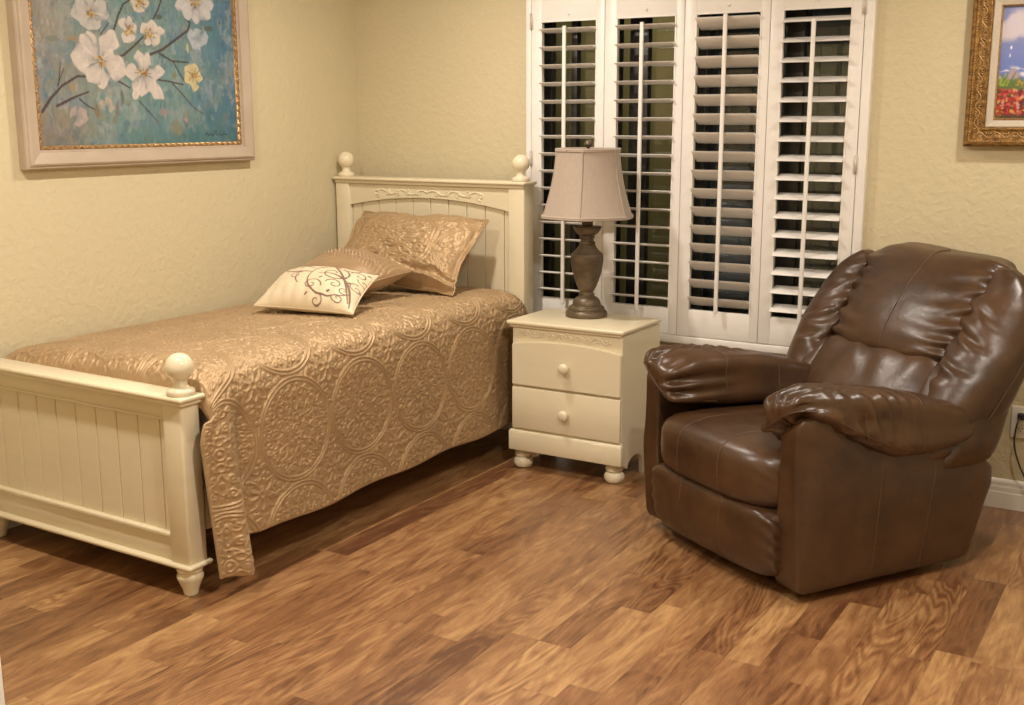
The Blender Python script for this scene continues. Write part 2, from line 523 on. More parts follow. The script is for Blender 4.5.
# ------------------------------------------------------------------ window behind the shutters
win = thing('window_1', None, None, (1.78, 0, WZ0), kind='structure')
b = MB()                                     # flat surround the shutters hang in
b.add(*box(1.006, 1.0335, -.030, .006, .525, 2.095, .004)); b.add(*box(2.5255, 2.562, -.030, .006, .525, 2.095, .004))
b.add(*box(1.0335, 2.5255, -.030, .006, .525, .5595, .004)); b.add(*box(1.0335, 2.5255, -.030, .006, 2.062, 2.095, .004))
b.build('shutter_surround', M_SHUT, win)
b = MB()
for x0, x1 in ((1.032, 1.085), (1.185, 1.215), (1.40, 1.43), (1.478, 1.568), (1.80, 1.842), (2.18, 2.262), (2.475, 2.536)):
    b.add(*box(x0, x1, .075, .115, WZ0 + .002, WZ1 - .002, .003))
for z0, z1 in ((WZ0 + .002, WZ0 + .05), (WZ1 - .05, WZ1 - .002)):
    b.add(*box(1.032, 2.536, .077, .113, z0, z1, .003))
b.build('window_sash', M_SASH, win)
MB().add(*box(1.034, 2.534, .118, .122, WZ0 + .004, WZ1 - .004)).build('window_glass', M_GLASS, win, smooth=False)

# the yard beyond the glass
struct('ground_outside', *box(-3, 6, .3, 5, -.15, -.02), M_OUTG)
struct('wall_outside', *box(-1.6, 1.12, 1.75, 1.9, -.02, 3.2), M_OUT1)
b = MB()
for i in range(34):
    b.add(*box(1.2 + i * .13, 1.2 + i * .13 + .122, 2.6, 2.63, -.02, 1.95, .004))
b.add(*box(1.2, 5.7, 2.635, 2.67, .4, .5)); b.add(*box(1.2, 5.7, 2.635, 2.67, 1.5, 1.6))
b.build('fence_outside', M_OUT2)['kind'] = 'structure'

# ------------------------------------------------------------------ plantation shutters
PXS = [1.0345, 1.4055, 1.7780, 2.1490, 2.5245]
OPEN = [(1.0880, 1.3650), (1.4640, 1.7380), (1.8310, 2.1105), (2.2020, 2.4750)]
OZ0, OZ1 = .680, 1.926
TILT = [8, 8, 33, -15]                        # + : room-side edge up
SH_LABEL = ['white shutter panel nearest the bed headboard, left of the lamp shade, louvers nearly level',
            'white shutter panel half hidden by the right side of the lamp shade, louvers nearly level',
            'white shutter panel right of the nightstand, louvers tipped up so their undersides show',
            'white shutter panel just left of the recliner back, louvers tipped down so their tops show']
def louver_mesh(x0, x1, zc, tilt, yc=-.016):
    # elliptical blade, a little shorter than the opening
    seg = 14; V = []; F = []
    ct, st = math.cos(math.radians(tilt)), math.sin(math.radians(tilt))
    ring = []
    for k in range(seg):
        a = 2 * PI * k / seg
        d = -.0435 * math.copysign(abs(math.cos(a)) ** .9, math.cos(a)); h = .0055 * math.sin(a)
        ring.append((d * ct + h * st, -d * st + h * ct))      # d<0 is the room side
    xs = (x0, x1)
    for x in xs:
        for (dy, dz) in ring: V.append((x, yc + dy, zc + dz))
    for k in range(seg):
        k2 = (k + 1) % seg
        F.append((k, seg + k, seg + k2, k2))
    F.append(tuple(range(seg))); F.append(tuple(range(2 * seg - 1, seg - 1, -1)))
    return V, F
first_panel = None
for i in range(4):
    px0, px1 = PXS[i] + .0012, PXS[i + 1] - .0012
    ox0, ox1 = OPEN[i]
    t = thing('shutter_panel', SH_LABEL[i], 'window shutter', ((px0 + px1) / 2, -.016, .562), group='plantation shutter panels in the window')
    b = MB()
    b.add(*box(px0, ox0, -.030, -.002, .5615, 2.060, .0025)); b.add(*box(ox1, px1, -.030, -.002, .5615, 2.060, .0025))
    b.add(*box(ox0 - .001, ox1 + .001, -.029, -.003, .5615, OZ0, .002)); b.add(*box(ox0 - .001, ox1 + .001, -.029, -.003, OZ1, 2.060, .002))
    # thin bead round the opening
    b.add(*box(ox0 - .004, ox0 + .003, -.0325, -.026, OZ0, OZ1, .001)); b.add(*box(ox1 - .003, ox1 + .004, -.0325, -.026, OZ0, OZ1, .001))
    b.add(*box(ox0 - .004, ox1 + .004, -.0325, -.026, OZ1 - .003, OZ1 + .004, .001))
    # mouse hole block for the rod
    b.add(*lathe([(.006, 0), (.0065, .001), (.0065, .006), (.004, .008)], (ox0 + ox1) / 2, -.028, OZ1 + .03, 14, 'y'))
    b.build('shutter_frame', M_SHUT, t)
    nl = 16; st = (OZ1 - OZ0) / nl
    for k in range(nl):
        MB().add(*louver_mesh(ox0 + .0025, ox1 - .0025, OZ0 + st * (k + .5), TILT[i])).build('louver', M_SHUT, t, sharp=50)
    # tilt rod stapled to the room-side edge of every louver
    ct, sn = math.cos(math.radians(TILT[i])), math.sin(math.radians(TILT[i]))
    ry = -.016 - .0435 * ct - .011
    dz = .0435 * sn
    xm = (ox0 + ox1) / 2
    MB().add(*box(xm - .0085, xm + .0085, ry - .006, ry + .006, OZ0 + dz - .025, min(OZ1 + dz - .03, OZ1 + .02), .0035, 3)).build('tilt_rod', M_SHUT, t)
    if i in (0, 3):
        hx = px0 + .001 if i == 0 else px1 - .001
        for hz in (.70, 1.32, 1.93):
            b = MB(); b.add(*box(hx - .010, hx + .010, -.0315, -.0285, hz - .035, hz + .035, .001))
            b.add(*tube([(hx, -.034, hz - .036), (hx, -.034, hz + .036)], .0035, 10)); b.build('hinge', M_BRASS, t)

# ------------------------------------------------------------------ bed
def finial(cx, cy, z0, r, name, parent):
    s = r / .042
    zc = .083 * s
    pts = [(.0, 0), (.040 * s, 0), (.0425 * s, .003 * s), (.0425 * s, .012 * s), (.040 * s, .018 * s), (.033 * s, .0205 * s), (.025 * s, .024 * s), (.0205 * s, .031 * s), (.0205 * s, .038 * s)]
    prof = list(pts)
    a0 = math.asin(.0215 / .042)
    for k in range(22):
        a = PI - a0 - (PI - a0) * k / 21
        prof.append((r * math.sin(a) + (1e-4 if k == 21 else 0), zc + r * math.cos(a)))
    return MB().add(*lathe(prof, cx, cy, z0, 36)).build(name, M_BALL, parent)

bed = thing('bed', 'cream painted twin bed with ball finials and beadboard ends along the left wall', 'bed', (.5585, -1.2, 0))
BX0, BX1 = .006, 1.111
def rail(b, x0, x1, y0, y1, zt, th):
    """moulded cap: rounded slab over a narrower cove"""
    b.add(*box(x0, x1, y0, y1, zt - th * .55, zt, th * .24, 3))
    b.add(*box(x0 + .010, x1 - .010, y0 + .010, y1 - .010, zt - th, zt - th * .5, .003))
    return b
# headboard
hb = MB()
arch = lambda x: 1.086 + .047 * (1 - ((x - .558) / .458) ** 2)
xs = np.linspace(.098, 1.019, 41)
hb.add(*prism([(x, arch(x)) for x in xs] + [(1.019, 1.197), (.098, 1.197)], 'y', -.197, -.165))
H_board = hb.build('headboard', M_CREAM, bed, smooth=False)
MB().add(*box(.098, 1.019, -.197, -.165, .30, .42, .003)).build('lower_rail', M_CREAM, H_board)
# beadboard planks, one panel, grooves left open between them
edges = [.100] + [.161 + .1025 * k for k in range(9)] + [1.017]
hp = MB()
for a, c in zip(edges[:-1], edges[1:]):
    hp.add(*box(a + .0016, c - .0016, -.182, -.166, .34, arch((a + c) / 2) + .02, .0026))
hp.add(*box(.100, 1.017, -.1665, -.158, .34, 1.15))
hp.build('beadboard', M_CREAM, H_board, smooth=False)
for x0, x1 in ((.016, .098), (1.018, 1.101)):
    MB().add(*box(x0, x1, -.207, -.118, 0, 1.197, .004)).build('post', M_CREAM, H_board)
rail(MB(), BX0, BX1, -.2227, -.102, 1.223, .030).build('top_rail', M_CREAM, H_board)
finial(.056, -.170, 1.2225, .0405, 'finial', H_board); finial(1.063, -.170, 1.2225, .0405, 'finial', H_board)
# carved scroll relief on the headboard
def spiral(cx, cz, r0, turns, a0, sgn, n=40):
    t = np.linspace(0, 1, n)
    r = r0 * (1 - .86 * t)
    a = a0 + sgn * 2 * PI * turns * t
    return np.stack([cx + r * np.cos(a), cz + r * np.sin(a)], 1)
cv = MB()
def relief(path2, y, r):
    P = np.stack([path2[:, 0], np.full(len(path2), y), path2[:, 1]], 1)
    cv.add(*tube(P, r, 7))
for sgn in (-1, 1):
    cx0 = .565
    for k, (dx, rr) in enumerate(((.30, .021), (.235, .017), (.175, .015), (.115, .013), (.06, .011))):
        relief(spiral(cx0 + sgn * dx, 1.155 - .006 * (k == 0), rr, 1.3, PI / 2 if k % 2 else -PI / 2, sgn if k % 2 else -sgn), -.197, .0040)
    t = np.linspace(0, 1, 60)
    relief(np.stack([cx0 + sgn * (.30 * t), 1.157 + .010 * np.sin(t * 5 * PI)], 1), -.197, .0042)
cv.build('carved_scroll', M_CREAM, H_board)

# footboard
fb = MB()
fb.add(*box(.094, 1.006, -2.265, -2.235, .585, .636, .003))
fb.add(*box(.094, 1.006, -2.262, -2.235, .110, .196, .003))
fb.add(*box(.094, 1.006, -2.270, -2.240, .190, .207, .005, 3))
fb.add(*box(.094, 1.006, -2.269, -2.258, .578, .587, .002))
F_board = fb.build('footboard', M_CREAM, bed)
fedges = [.096] + [.969 - .1030 * (8 - k) for k in range(9)] + [1.004]
fp = MB()
for a, c in zip(fedges[:-1], fedges[1:]):
    fp.add(*box(a + .0016, c - .0016, -2.252, -2.236, .195, .588, .0026))
fp.add(*box(.096, 1.004, -2.2365, -2.226, .195, .588))
fp.build('beadboard', M_CREAM, F_board, smooth=False)
for x0, x1 in ((.012, .100), (1.003, 1.089)):
    MB().add(*box(x0, x1, -2.270, -2.192, .108, .640, .007, 2)).build('post', M_CREAM, F_board)
rail(MB(), BX0, BX1, -2.290, -2.182, .6625, .029).build('top_rail', M_CREAM, F_board)
MB().add(*box(.018, 1.101, -2.284, -2.178, .0965, .1125, .0075, 3)).build('bottom_rail', M_CREAM, F_board)
for cx in (.046, 1.050):
    finial(cx + (.010 if cx > 1 else 0), -2.238, .662, .0445, 'finial', F_board)
    prof = smooth_prof([(.0215, 0), (.0235, .004), (.027, .020), (.036, .042), (.0425, .058), (.0425, .068), (.036, .076)], 5).tolist()
    prof += smooth_prof([(.0365, .078), (.0415, .083), (.0415, .091), (.040, .097)], 4).tolist()
    MB().add(*lathe([(1e-4, 0)] + prof, cx, -2.236, 0, 32)).build('foot', M_BALL, F_board)
# the foot end stands a touch out of square with the wall
bpy.context.view_layer.update()
for o_ in [F_board] + [c_ for c_ in bpy.data.objects if c_.parent == F_board]:
    for v_ in o_.data.vertices: v_.co.y += .018 * (1.06 - (v_.co.x + .5585))
for x0, x1 in ((.050, .078), (1.040, 1.068)):
    MB().add(*box(x0, x1, -2.17, -.205, .20, .34, .003)).build('side_rail', M_CREAM, bed)
MB().add(*box(.085, 1.055, -2.12, -.235, .22, .64, .04, 3)).build('mattress', M_TRIM, bed)

# ------------------------------------------------------------------ quilting pattern (drawn once as a height tile)
def draw_tile(n=320):
    T = np.zeros((n, n))
    g = (np.arange(n) + .5) / n - .5
    def stamp(P, sig, amp=1.0):
        w = int(3 * sig * n) + 2
        for x, y in P:
            i0 = int(math.floor((x + .5) * n)); j0 = int(math.floor((y + .5) * n))
            ii = np.arange(i0 - w, i0 + w + 1); jj = np.arange(j0 - w, j0 + w + 1)
            dx = (ii + .5) / n - .5 - x; dy = (jj + .5) / n - .5 - y
            h = amp * np.exp(-(dx[:, None] ** 2 + dy[None] ** 2) / (2 * sig * sig))
            ix = np.ix_(ii % n, jj % n)
            T[ix] = np.maximum(T[ix], h)
    def arc(cx, cy, r, a0, a1, m): 
        a = np.linspace(a0, a1, m); return np.stack([cx + r * np.cos(a), cy + r * np.sin(a)], 1)
    def spi(cx, cy, r, a0, sg, turns=1.25, m=26):
        t = np.linspace(0, 1, m); rr = r * (1 - .85 * t); a = a0 + sg * 2 * PI * turns * t
        return np.stack([cx + rr * np.cos(a), cy + rr * np.sin(a)], 1)
    stamp(arc(0, 0, .486, 0, 2 * PI, 300), .0085)
    stamp(arc(0, 0, .452, 0, 2 * PI, 280), .0085)
    for k in range(8):
        a = 2 * PI * k / 8 + PI / 8
        for sg in (-1, 1):
            aa = a + sg * .17
            stamp(spi(.365 * math.cos(aa), .365 * math.sin(aa), .052, a + PI * .5 * sg, sg), .0085, .9)
        stamp(arc(.40 * math.cos(a), .40 * math.sin(a), .018, 0, 2 * PI, 12), .012, 1.0)
        a2 = a + PI / 8
        # leaf pointing outward
        for sg in (-1, 1):
            t = np.linspace(0, 1, 20)
            r = .17 + .20 * t; w = sg * .045 * np.sin(PI * t)
            stamp(np.stack([r * math.cos(a2) - w * math.sin(a2), r * math.sin(a2) + w * math.cos(a2)], 1), .008, .9)
        stamp(spi(.235 * math.cos(a), .235 * math.sin(a), .042, a, 1 if k % 2 else -1), .008, .85)
        stamp(arc(.115 * math.cos(a2), .115 * math.sin(a2), .035, 0, 2 * PI, 20), .008, .9)
    stamp(arc(0, 0, .155, 0, 2 * PI, 70), .007, .7)
    stamp(arc(0, 0, .05, 0, 2 * PI, 30), .009); stamp([(0, 0)], .02)
    for k in range(24):
        a = 2 * PI * k / 24
        stamp(arc(.428 * math.cos(a), .428 * math.sin(a), .016, 0, 2 * PI, 8), .006, .6)
    # flower with leaves in the gap between four rings
    for k in range(8):
        a = 2 * PI * k / 8
        L = .185 if k % 2 else .135
        for sg in (-1, 1):
            t = np.linspace(0, 1, 14)
            r = .03 + L * t * .9; w = sg * .034 * np.sin(PI * t)
            stamp(np.stack([.5 + r * math.cos(a) - w * math.sin(a), .5 + r * math.sin(a) + w * math.cos(a)], 1), .008, .9)
        a2 = a + PI / 8
        stamp(spi(.5 + .125 * math.cos(a2), .5 + .125 * math.sin(a2), .028, a2, 1 if k % 2 else -1), .007, .85)
    stamp(arc(.5, .5, .03, 0, 2 * PI, 18), .009)
    # little scrolls packed into whatever ground is left
    r_ = np.random.RandomState(3)
    for k in range(2600):
        x, y = r_.uniform(-.5, .5, 2); rad = r_.choice([.056, .044, .034]) if k < 1200 else r_.choice([.034, .026])
        i = int((x + .5) * n); j = int((y + .5) * n); w = int(rad * n * .95)
        sub = T[np.ix_(np.arange(i - w, i + w + 1) % n, np.arange(j - w, j + w + 1) % n)]
        if (sub > .45).mean() < .13:
            stamp(spi(x, y, rad * .8, r_.uniform(0, 6.28), r_.choice([-1, 1]), 1.2, 26), .0066, .85)
    # fine meandering ground between the figures
    X, Y = np.meshgrid(g, g, indexing='ij')
    w = vnoise(np.stack([np.cos(2 * PI * X) * 3.2, np.sin(2 * PI * X) * 3.2 + 9, np.cos(2 * PI * Y) * 3.2 + np.sin(2 * PI * Y) * 2.1], -1) * 2.4, 3)
    m = .45 * np.exp(-(w / .16) ** 2)
    inring = (np.hypot(X, Y) < .44) | (np.hypot(X, Y) > .50)
    return np.maximum(T, np.where(inring, m, 0))
TILE = draw_tile()

def sample_tile(u, v):
    n = TILE.shape[0]
    x = (u % 1.0) * n - .5; y = (v % 1.0) * n - .5            # tile centre at u=v=.5
    i = np.floor(x).astype(int); j = np.floor(y).astype(int)
    fx = x - i; fy = y - j
    g = lambda a, c: TILE[a % n, c % n]
    return (g(i, j) * (1 - fx) * (1 - fy) + g(i + 1, j) * fx * (1 - fy) + g(i, j + 1) * (1 - fx) * fy + g(i + 1, j + 1) * fx * fy)

# ------------------------------------------------------------------ quilt
def make_quilt():
    P = .366
    ny = 620
    ys = np.linspace(-2.196, -.232, ny)
    # unit cross-section, arc-length parametrised: left tuck, top, right edge, then the side drop
    sec = smooth_prof([(.030, .560), (.034, .625), (.055, .665), (.115, .688), (.35, .716), (.70, .731), (.98, .735), (1.06, .727), (1.112, .698), (1.136, .640), (1.143, .58)], 14)
    L = np.concatenate([[0], np.cumsum(np.linalg.norm(np.diff(sec, axis=0), axis=1))])
    n1 = 420
    s1 = np.linspace(0, L[-1], n1)
    X1 = np.interp(s1, L, sec[:, 0]); Z1 = np.interp(s1, L, sec[:, 1])
    n2 = 190
    fr = np.linspace(0, 1, n2 + 1)[1:]
    X = np.empty((ny, n1 + n2)); Z = np.empty_like(X); S = np.empty_like(X); Yg = np.repeat(ys[:, None], n1 + n2, 1)
    X[:, :n1] = X1; Z[:, :n1] = Z1; S[:, :n1] = s1
    flap = 1 - sstep(-2.098, -2.080, ys)
    hem = .158 + .005 * np.sin(ys * 5.0) + .004 * np.sin(ys * 13 + 1)
    hem = hem * (1 - flap) + flap * (.070 - .10 * (ys + 2.196))
    drop = .58 - hem
    Z[:, n1:] = .58 - fr[None] * drop[:, None]
    S[:, n1:] = L[-1] + fr[None] * drop[:, None]
    X[:, n1:] = 1.143 + .012 * fr[None]
    dep = np.concatenate([np.zeros(n1), fr])[None]
    dep2 = sstep(.66, .50, Z)                                # grows down the side
    # broad folds of the hanging side
    wav = .004 * np.sin(Yg * 6.2 + .7) + .003 * np.sin(Yg * 11 + 2.0)
    X += dep2 * wav * (.4 + dep)
    # the foot corner hangs in a fold
    X += dep2 * (.050 * np.exp(-((Yg + 2.112) / .032) ** 2) * (.25 + .75 * dep) - .020 * np.exp(-((Yg + 2.055) / .03) ** 2))
    X += dep2 * flap[:, None] * (.018 * dep)
    Yg = Yg - .055 * dep2 * (1 - .55 * dep) * sstep(-1.95, -2.19, Yg)
    # foot end rolls down behind the footboard
    q = np.clip((-2.095 - Yg) / .10, 0, 1)
    top = sstep(.56, .70, Z)
    Z -= top * (.10 * (1 - np.sqrt(np.clip(1 - q * q, 0, 1))))
    q2 = np.clip((Yg + .30) / .07, 0, 1)
    Z -= top * .05 * (1 - np.sqrt(np.clip(1 - q2 * q2, 0, 1)))
    Yg = Yg + .018 * np.clip(1.1 - X, 0, 2) * sstep(-1.0, -2.1, Yg)
    V = np.stack([X, Yg, Z], -1)
    # soft unevenness of the bed
    V[..., 2] += .004 * fbm(np.stack([X * 3.5, Yg * 3.5, Z * 0], -1), 5, 3) * top
    Vf = V.reshape(-1, 3)
    F = grid_faces(ny, n1 + n2, flip=True)
    Nn = vnormals(Vf, F)
    # tile lattice: medallion centre at y=-1.82, arc position level with z=.468 on the side
    sc = L[-1] + (.58 - .468)
    h = sample_tile((Yg + 1.820) / P + .5, (S - sc) / P + .5).reshape(-1)
    amp = .0078
    puck = fbm(np.stack([Vf[:, 0] * 26, Vf[:, 1] * 26, Vf[:, 2] * 26], -1), 11, 3)
    eg = np.ones((ny, n1 + n2)); eg *= sstep(-.2, 3.5, np.arange(ny))[:, None]; eg *= sstep(-.2, 4.0, np.arange(n1 + n2)[::-1])[None]
    fe = np.clip((Yg - Yg[:1]) / .016, 0, 1); eg = (eg * fe).reshape(-1)
    h = h * eg; puck = puck * eg
    Vf = Vf + Nn * (amp * h + .0016 * puck)[:, None]
    # rolled hem binding
    b = MB(); b.add(Vf, F)
    q = b.build('quilt', M_QUILT)
    md = q.modifiers.new('thickness', 'SOLIDIFY'); md.thickness = .007; md.offset = -1
    set_tags(q, 'brown satin quilt with stitched medallion rings spread over the bed', 'quilt')
    return q
make_quilt()

# ------------------------------------------------------------------ pillows
def pillow(cor, T, n=90, pinch=.06, e=2.4, pw=.55, flange=0.0, disp=None, colour=None, sag=0.0, wob=0.0):
    """cor: four corners (front-left, front-right, back-right, back-left)"""
    c = np.array(cor, float)
    t = np.linspace(-1, 1, n)
    t = np.sign(t) * (1 - (1 - np.abs(t)) ** 1.25)           # denser at the rim
    U, Vv = np.meshgrid(t, t, indexing='ij')
    uu = U * (1 - pinch * (1 - Vv ** 2) * np.abs(U) ** 2); vv = Vv * (1 - pinch * (1 - U ** 2) * np.abs(Vv) ** 2)
    a = (1 + uu) / 2; b_ = (1 + vv) / 2
    base = (c[0] * ((1 - a) * (1 - b_))[..., None] + c[1] * (a * (1 - b_))[..., None] + c[2] * (a * b_)[..., None] + c[3] * ((1 - a) * b_)[..., None])
    nrm = np.cross(c[1] - c[0] + c[2] - c[3], c[3] - c[0] + c[2] - c[1]); nrm /= np.linalg.norm(nrm)
    f = 1 - flange
    Uf = np.clip(np.abs(U) / f, 0, 1); Vf = np.clip(np.abs(Vv) / f, 0, 1)
    prof = (np.clip(1 - Uf ** e, 0, 1) * np.clip(1 - Vf ** e, 0, 1)) ** pw
    th = T * prof + .004
    if disp is not None:
        d = disp(U, Vv, prof)
    else:
        d = 0
    top = base + nrm * (th + d)[..., None]
    bot = base - nrm * (th * (1 - sag))[..., None]
    if wob:
        q = np.stack([U * 2.2, Vv * 2.2, U * 0], -1)
        mv = wob * (fbm(q, 61, 3)[..., None] * (c[1] - c[0]) / np.linalg.norm(c[1] - c[0]) + fbm(q, 67, 3)[..., None] * (c[3] - c[0]) / np.linalg.norm(c[3] - c[0]))
        top = top + mv; bot = bot + mv; base = base + mv
    mid = np.concatenate([top.reshape(-1, 3), bot.reshape(-1, 3)])
    m = n * n
    F = grid_faces(n, n, flip=False) + [tuple(i + m for i in q) for q in grid_faces(n, n, flip=True)]
    def rim(i, j, i2, j2): 
        a0 = i * n + j; a1 = i2 * n + j2
        F.append((a1, a0, a0 + m, a1 + m))
    for k in range(n - 1):
        rim(k, 0, k + 1, 0); rim(k + 1, n - 1, k, n - 1); rim(0, k + 1, 0, k); rim(n - 1, k, n - 1, k + 1)
    col = None
    if colour is not None:
        cc = colour(U, Vv).reshape(-1, 3)
        col = np.concatenate([cc, np.tile(cc.mean(0) * 0 + np.array(colour.ground), (m, 1))])
    edge = np.concatenate([base[:, 0], base[-1, 1:], base[::-1, -1][1:], base[0, ::-1][1:-1]])
    return mid, F, col, edge, nrm

# sham: large quilted pillow leaning on the headboard
def sham_disp(U, V, prof):
    h = sample_tile(U * .78 + .5 + .04, V * .58 + .5)
    w = fbm(np.stack([U * 3.0, V * 3.0, U * 0], -1), 23, 4)
    fold = .026 * np.exp(-((V + .80 + .10 * (U - .5)) / .07) ** 2) * sstep(.05, .35, U) - .018 * np.exp(-((V + .60 + .08 * U) / .08) ** 2) * sstep(.0, .35, U)
    rightfold = .010 * np.sin((U * 2 + V) * 9) * sstep(.45, .8, U) * sstep(-.2, .3, V)
    leftdent = -.012 * np.exp(-((U + .80) / .12) ** 2) * (1 + np.sin(V * 6))
    return .0090 * h * (.35 + .65 * prof) + .012 * w + fold + .6 * rightfold + leftdent
mid, F, _, edge, nrm = pillow([(.190, -.548, .772), (.960, -.568, .748), (.945, -.290, 1.045), (.250, -.272, 1.078)], .092, n=170, pinch=.05, e=2.2, pw=.6, flange=.05, disp=sham_disp, wob=.026)
b = MB().add(mid, F)
sh = b.build('pillow_sham', M_QUILT)
set_tags(sh, 'large brown quilted pillow leaning upright against the headboard', 'pillow')
b = MB().add(*tube(edge, .0035, 7, closed=True)); b.build('piping', M_QUILT, sh)

# brown satin pillow with pleats, lying between the two others
def pleat_disp(U, V, prof):
    zone = sstep(-.35, -.15, V)
    k = np.abs(np.sin((U * 1.0 + .10 * np.sin(V * 3)) * PI * 11))
    seam = .008 * np.exp(-((V - .08 + .04 * np.sin(U * 9)) / .035) ** 2) - .007 * np.exp(-((V - .0 + .04 * np.sin(U * 9)) / .03) ** 2)
    return zone * .0150 * (k - .5) * (.3 + prof) + seam * (.2 + prof) + .005 * fbm(np.stack([U * 2.5, V * 2.5, U * 0], -1), 31, 3)
mid, F, _, edge, nrm = pillow([(.345, -.960, .822), (.745, -.930, .818), (.800, -.650, .852), (.330, -.610, .880)], .085, n=120, pinch=.05, e=2.2, pw=.6, disp=pleat_disp)
b = MB().add(mid, F); bp_ = b.build('accent_pillow', M_BROWNSATIN)
set_tags(bp_, 'small plain brown satin pillow with pleats, tucked behind the cream pillow', 'pillow')
MB().add(*tube(edge, .003, 7, closed=True)).build('piping', M_BROWNSATIN, bp_)

# cream lumbar pillow with embroidered scrolls
def curl_set():
    """list of 2-D polylines with widths, in pillow coordinates (u right, v up; -1..1)"""
    out = []
    def spir(cx, cy, r, a0, sg, turns, w):
        t = np.linspace(0, 1, 46); rr = r * (1 - .88 * t); a = a0 + sg * 2 * PI * turns * t
        out.append((np.stack([cx + rr * np.cos(a) * .78, cy + rr * np.sin(a)], 1), w * (1 - .5 * t)))
    def bez(p, w):
        p = np.array(p, float); t = np.linspace(0, 1, 40)[:, None]
        if len(p) == 3: q = (1 - t) ** 2 * p[0] + 2 * t * (1 - t) * p[1] + t * t * p[2]
        else: q = (1 - t) ** 3 * p[0] + 3 * t * (1 - t) ** 2 * p[1] + 3 * t * t * (1 - t) * p[2] + t ** 3 * p[3]
        tt = t[:, 0]
        out.append((q, w * (.45 + .9 * np.sin(PI * np.clip(tt * 1.1, 0, 1)))))
    # main stem rising from the lower right corner
    bez([(.93, -.80), (.92, -.15), (.70, .20), (.30, .05)], .030)
    bez([(.90, -.70), (.80, .10), (.40, .55), (.20, .85)], .026)
    bez([(.86, -.50), (.40, -.90), (.10, -.50), (.18, .10)], .020)
    bez([(.18, .10), (.20, .45), (.45, .55), (.62, .40)], .022)
    spir(.52, .14, .34, PI * .4, -1, 1.2, .024); spir(.28, -.42, .20, 0, 1, 1.2, .016)
    spir(.62, -.28, .17, PI, -1, 1.25, .017); spir(.66, .68, .22, -PI / 2, 1, 1.2, .020)
    spir(.86, .42, .17, PI, -1, 1.1, .017); spir(-.22, .46, .17, PI * .1, 1, 1.25, .018)
    bez([(.18, .10), (.0, .05), (-.30, .05), (-.40, .40)], .024)
    bez([(-.40, .40), (-.42, .65), (-.25, .75), (-.10, .66)], .020)
    bez([(.16, .30), (.0, .40), (-.10, .55), (-.02, .80)], .018); spir(.05, .70, .13, PI, -1, 1.2, .013)
    bez([(.30, .60), (.40, .85), (.60, .98), (.80, .92)], .020)
    spir(.40, .80, .14, 0, -1, 1.2, .014); spir(.84, .80, .10, PI, 1, 1.1, .012)
    spir(.40, -.78, .14, PI * .5, -1, 1.2, .014); spir(.74, -.66, .13, PI, 1, 1.1, .014)
    spir(.93, -.10, .15, PI * .5, 1, 1.2, .014); spir(.80, -.40, .13, 0, -1, 1.2, .014); spir(.97, .25, .12, PI, 1, 1.1, .012); spir(-.05, -.10, .15, PI * .3, 1, 1.2, .013); spir(.55, .88, .12, PI, 1, 1.2, .012); bez([(-.02, .10), (-.10, -.2), (.05, -.40)], .014)
    for (x, y) in ((.08, .52), (.50, .48), (.72, .02), (.36, -.16), (.56, -.55), (-.08, .30), (.22, -.68), (.94, .62), (.80, -.08)):
        out.append((np.array([(x, y), (x + .02, y + .03)]), np.array([.030, .030])))
    return out
class CreamColour:
    ground = lin(216, 200, 168)
    def __init__(self):
        n = 420; self.n = n
        A = np.zeros((n, n)); gx = np.linspace(-1, 1, n)
        for P, w in curl_set():
            m = max(2, int(np.linalg.norm(np.diff(P, axis=0), axis=1).sum() / .008))
            tt = np.linspace(0, len(P) - 1, m); Q = np.stack([np.interp(tt, np.arange(len(P)), P[:, k]) for k in (0, 1)], 1)
            W = 1.4 * np.interp(tt, np.arange(len(P)), w); Q = np.stack([(Q[:, 0] - .95) * 1.24 + .95, Q[:, 1] * 1.12], 1)
            for (x, y), ww in zip(Q, W):
                i0 = int((x + 1) / 2 * n); j0 = int((y + 1) / 2 * n); r = int(ww * n) + 3
                i = np.arange(max(0, i0 - r), min(n, i0 + r + 1)); j = np.arange(max(0, j0 - r), min(n, j0 + r + 1))
                if len(i) == 0 or len(j) == 0: continue
                d = np.hypot((gx[i] - x)[:, None] * 1.35, (gx[j] - y)[None])
                A[np.ix_(i, j)] = np.maximum(A[np.ix_(i, j)], 1 - sstep(ww * .5, ww * .5 + .014, d))
        self.A = A
    def mask(self, U, V):
        n = self.n
        i = np.clip(((U + 1) / 2 * n).astype(int), 0, n - 1); j = np.clip(((V + 1) / 2 * n).astype(int), 0, n - 1)
        return self.A[i, j]
    def __call__(self, U, V):
        m = self.mask(U, V)[..., None]
        return self.ground * (1 - m) + lin(118, 84, 70) * m
CREAM = CreamColour()
def cream_disp(U, V, prof):
    w = .004 * np.sin(U * 26 + 2 * np.sin(V * 3)) * sstep(-.2, -.9, V) * prof + .004 * fbm(np.stack([U * 3, V * 2, U * 0], -1), 41, 3)
    return w + .0012 * CREAM.mask(U, V)
mid, F, col, edge, nrm = pillow([(.468, -1.285, .760), (.935, -1.235, .758), (.862, -.975, .872), (.375, -.985, .858)], .082, n=230, pinch=.06, e=2.2, pw=.62, disp=cream_disp, colour=CREAM, sag=.42)
b = MB().add(mid, F, col); cp_ = b.build('throw_pillow', M_EMB)
set_tags(cp_, 'cream rectangular pillow with brown embroidered scrolls lying at the front', 'pillow')
pb = MB(); V_, F_ = tube(edge, .0035, 7, closed=True); pb.add(V_, F_, np.tile(CREAM.ground * .9, (len(V_), 1))); pb.build('piping', M_EMB, cp_)

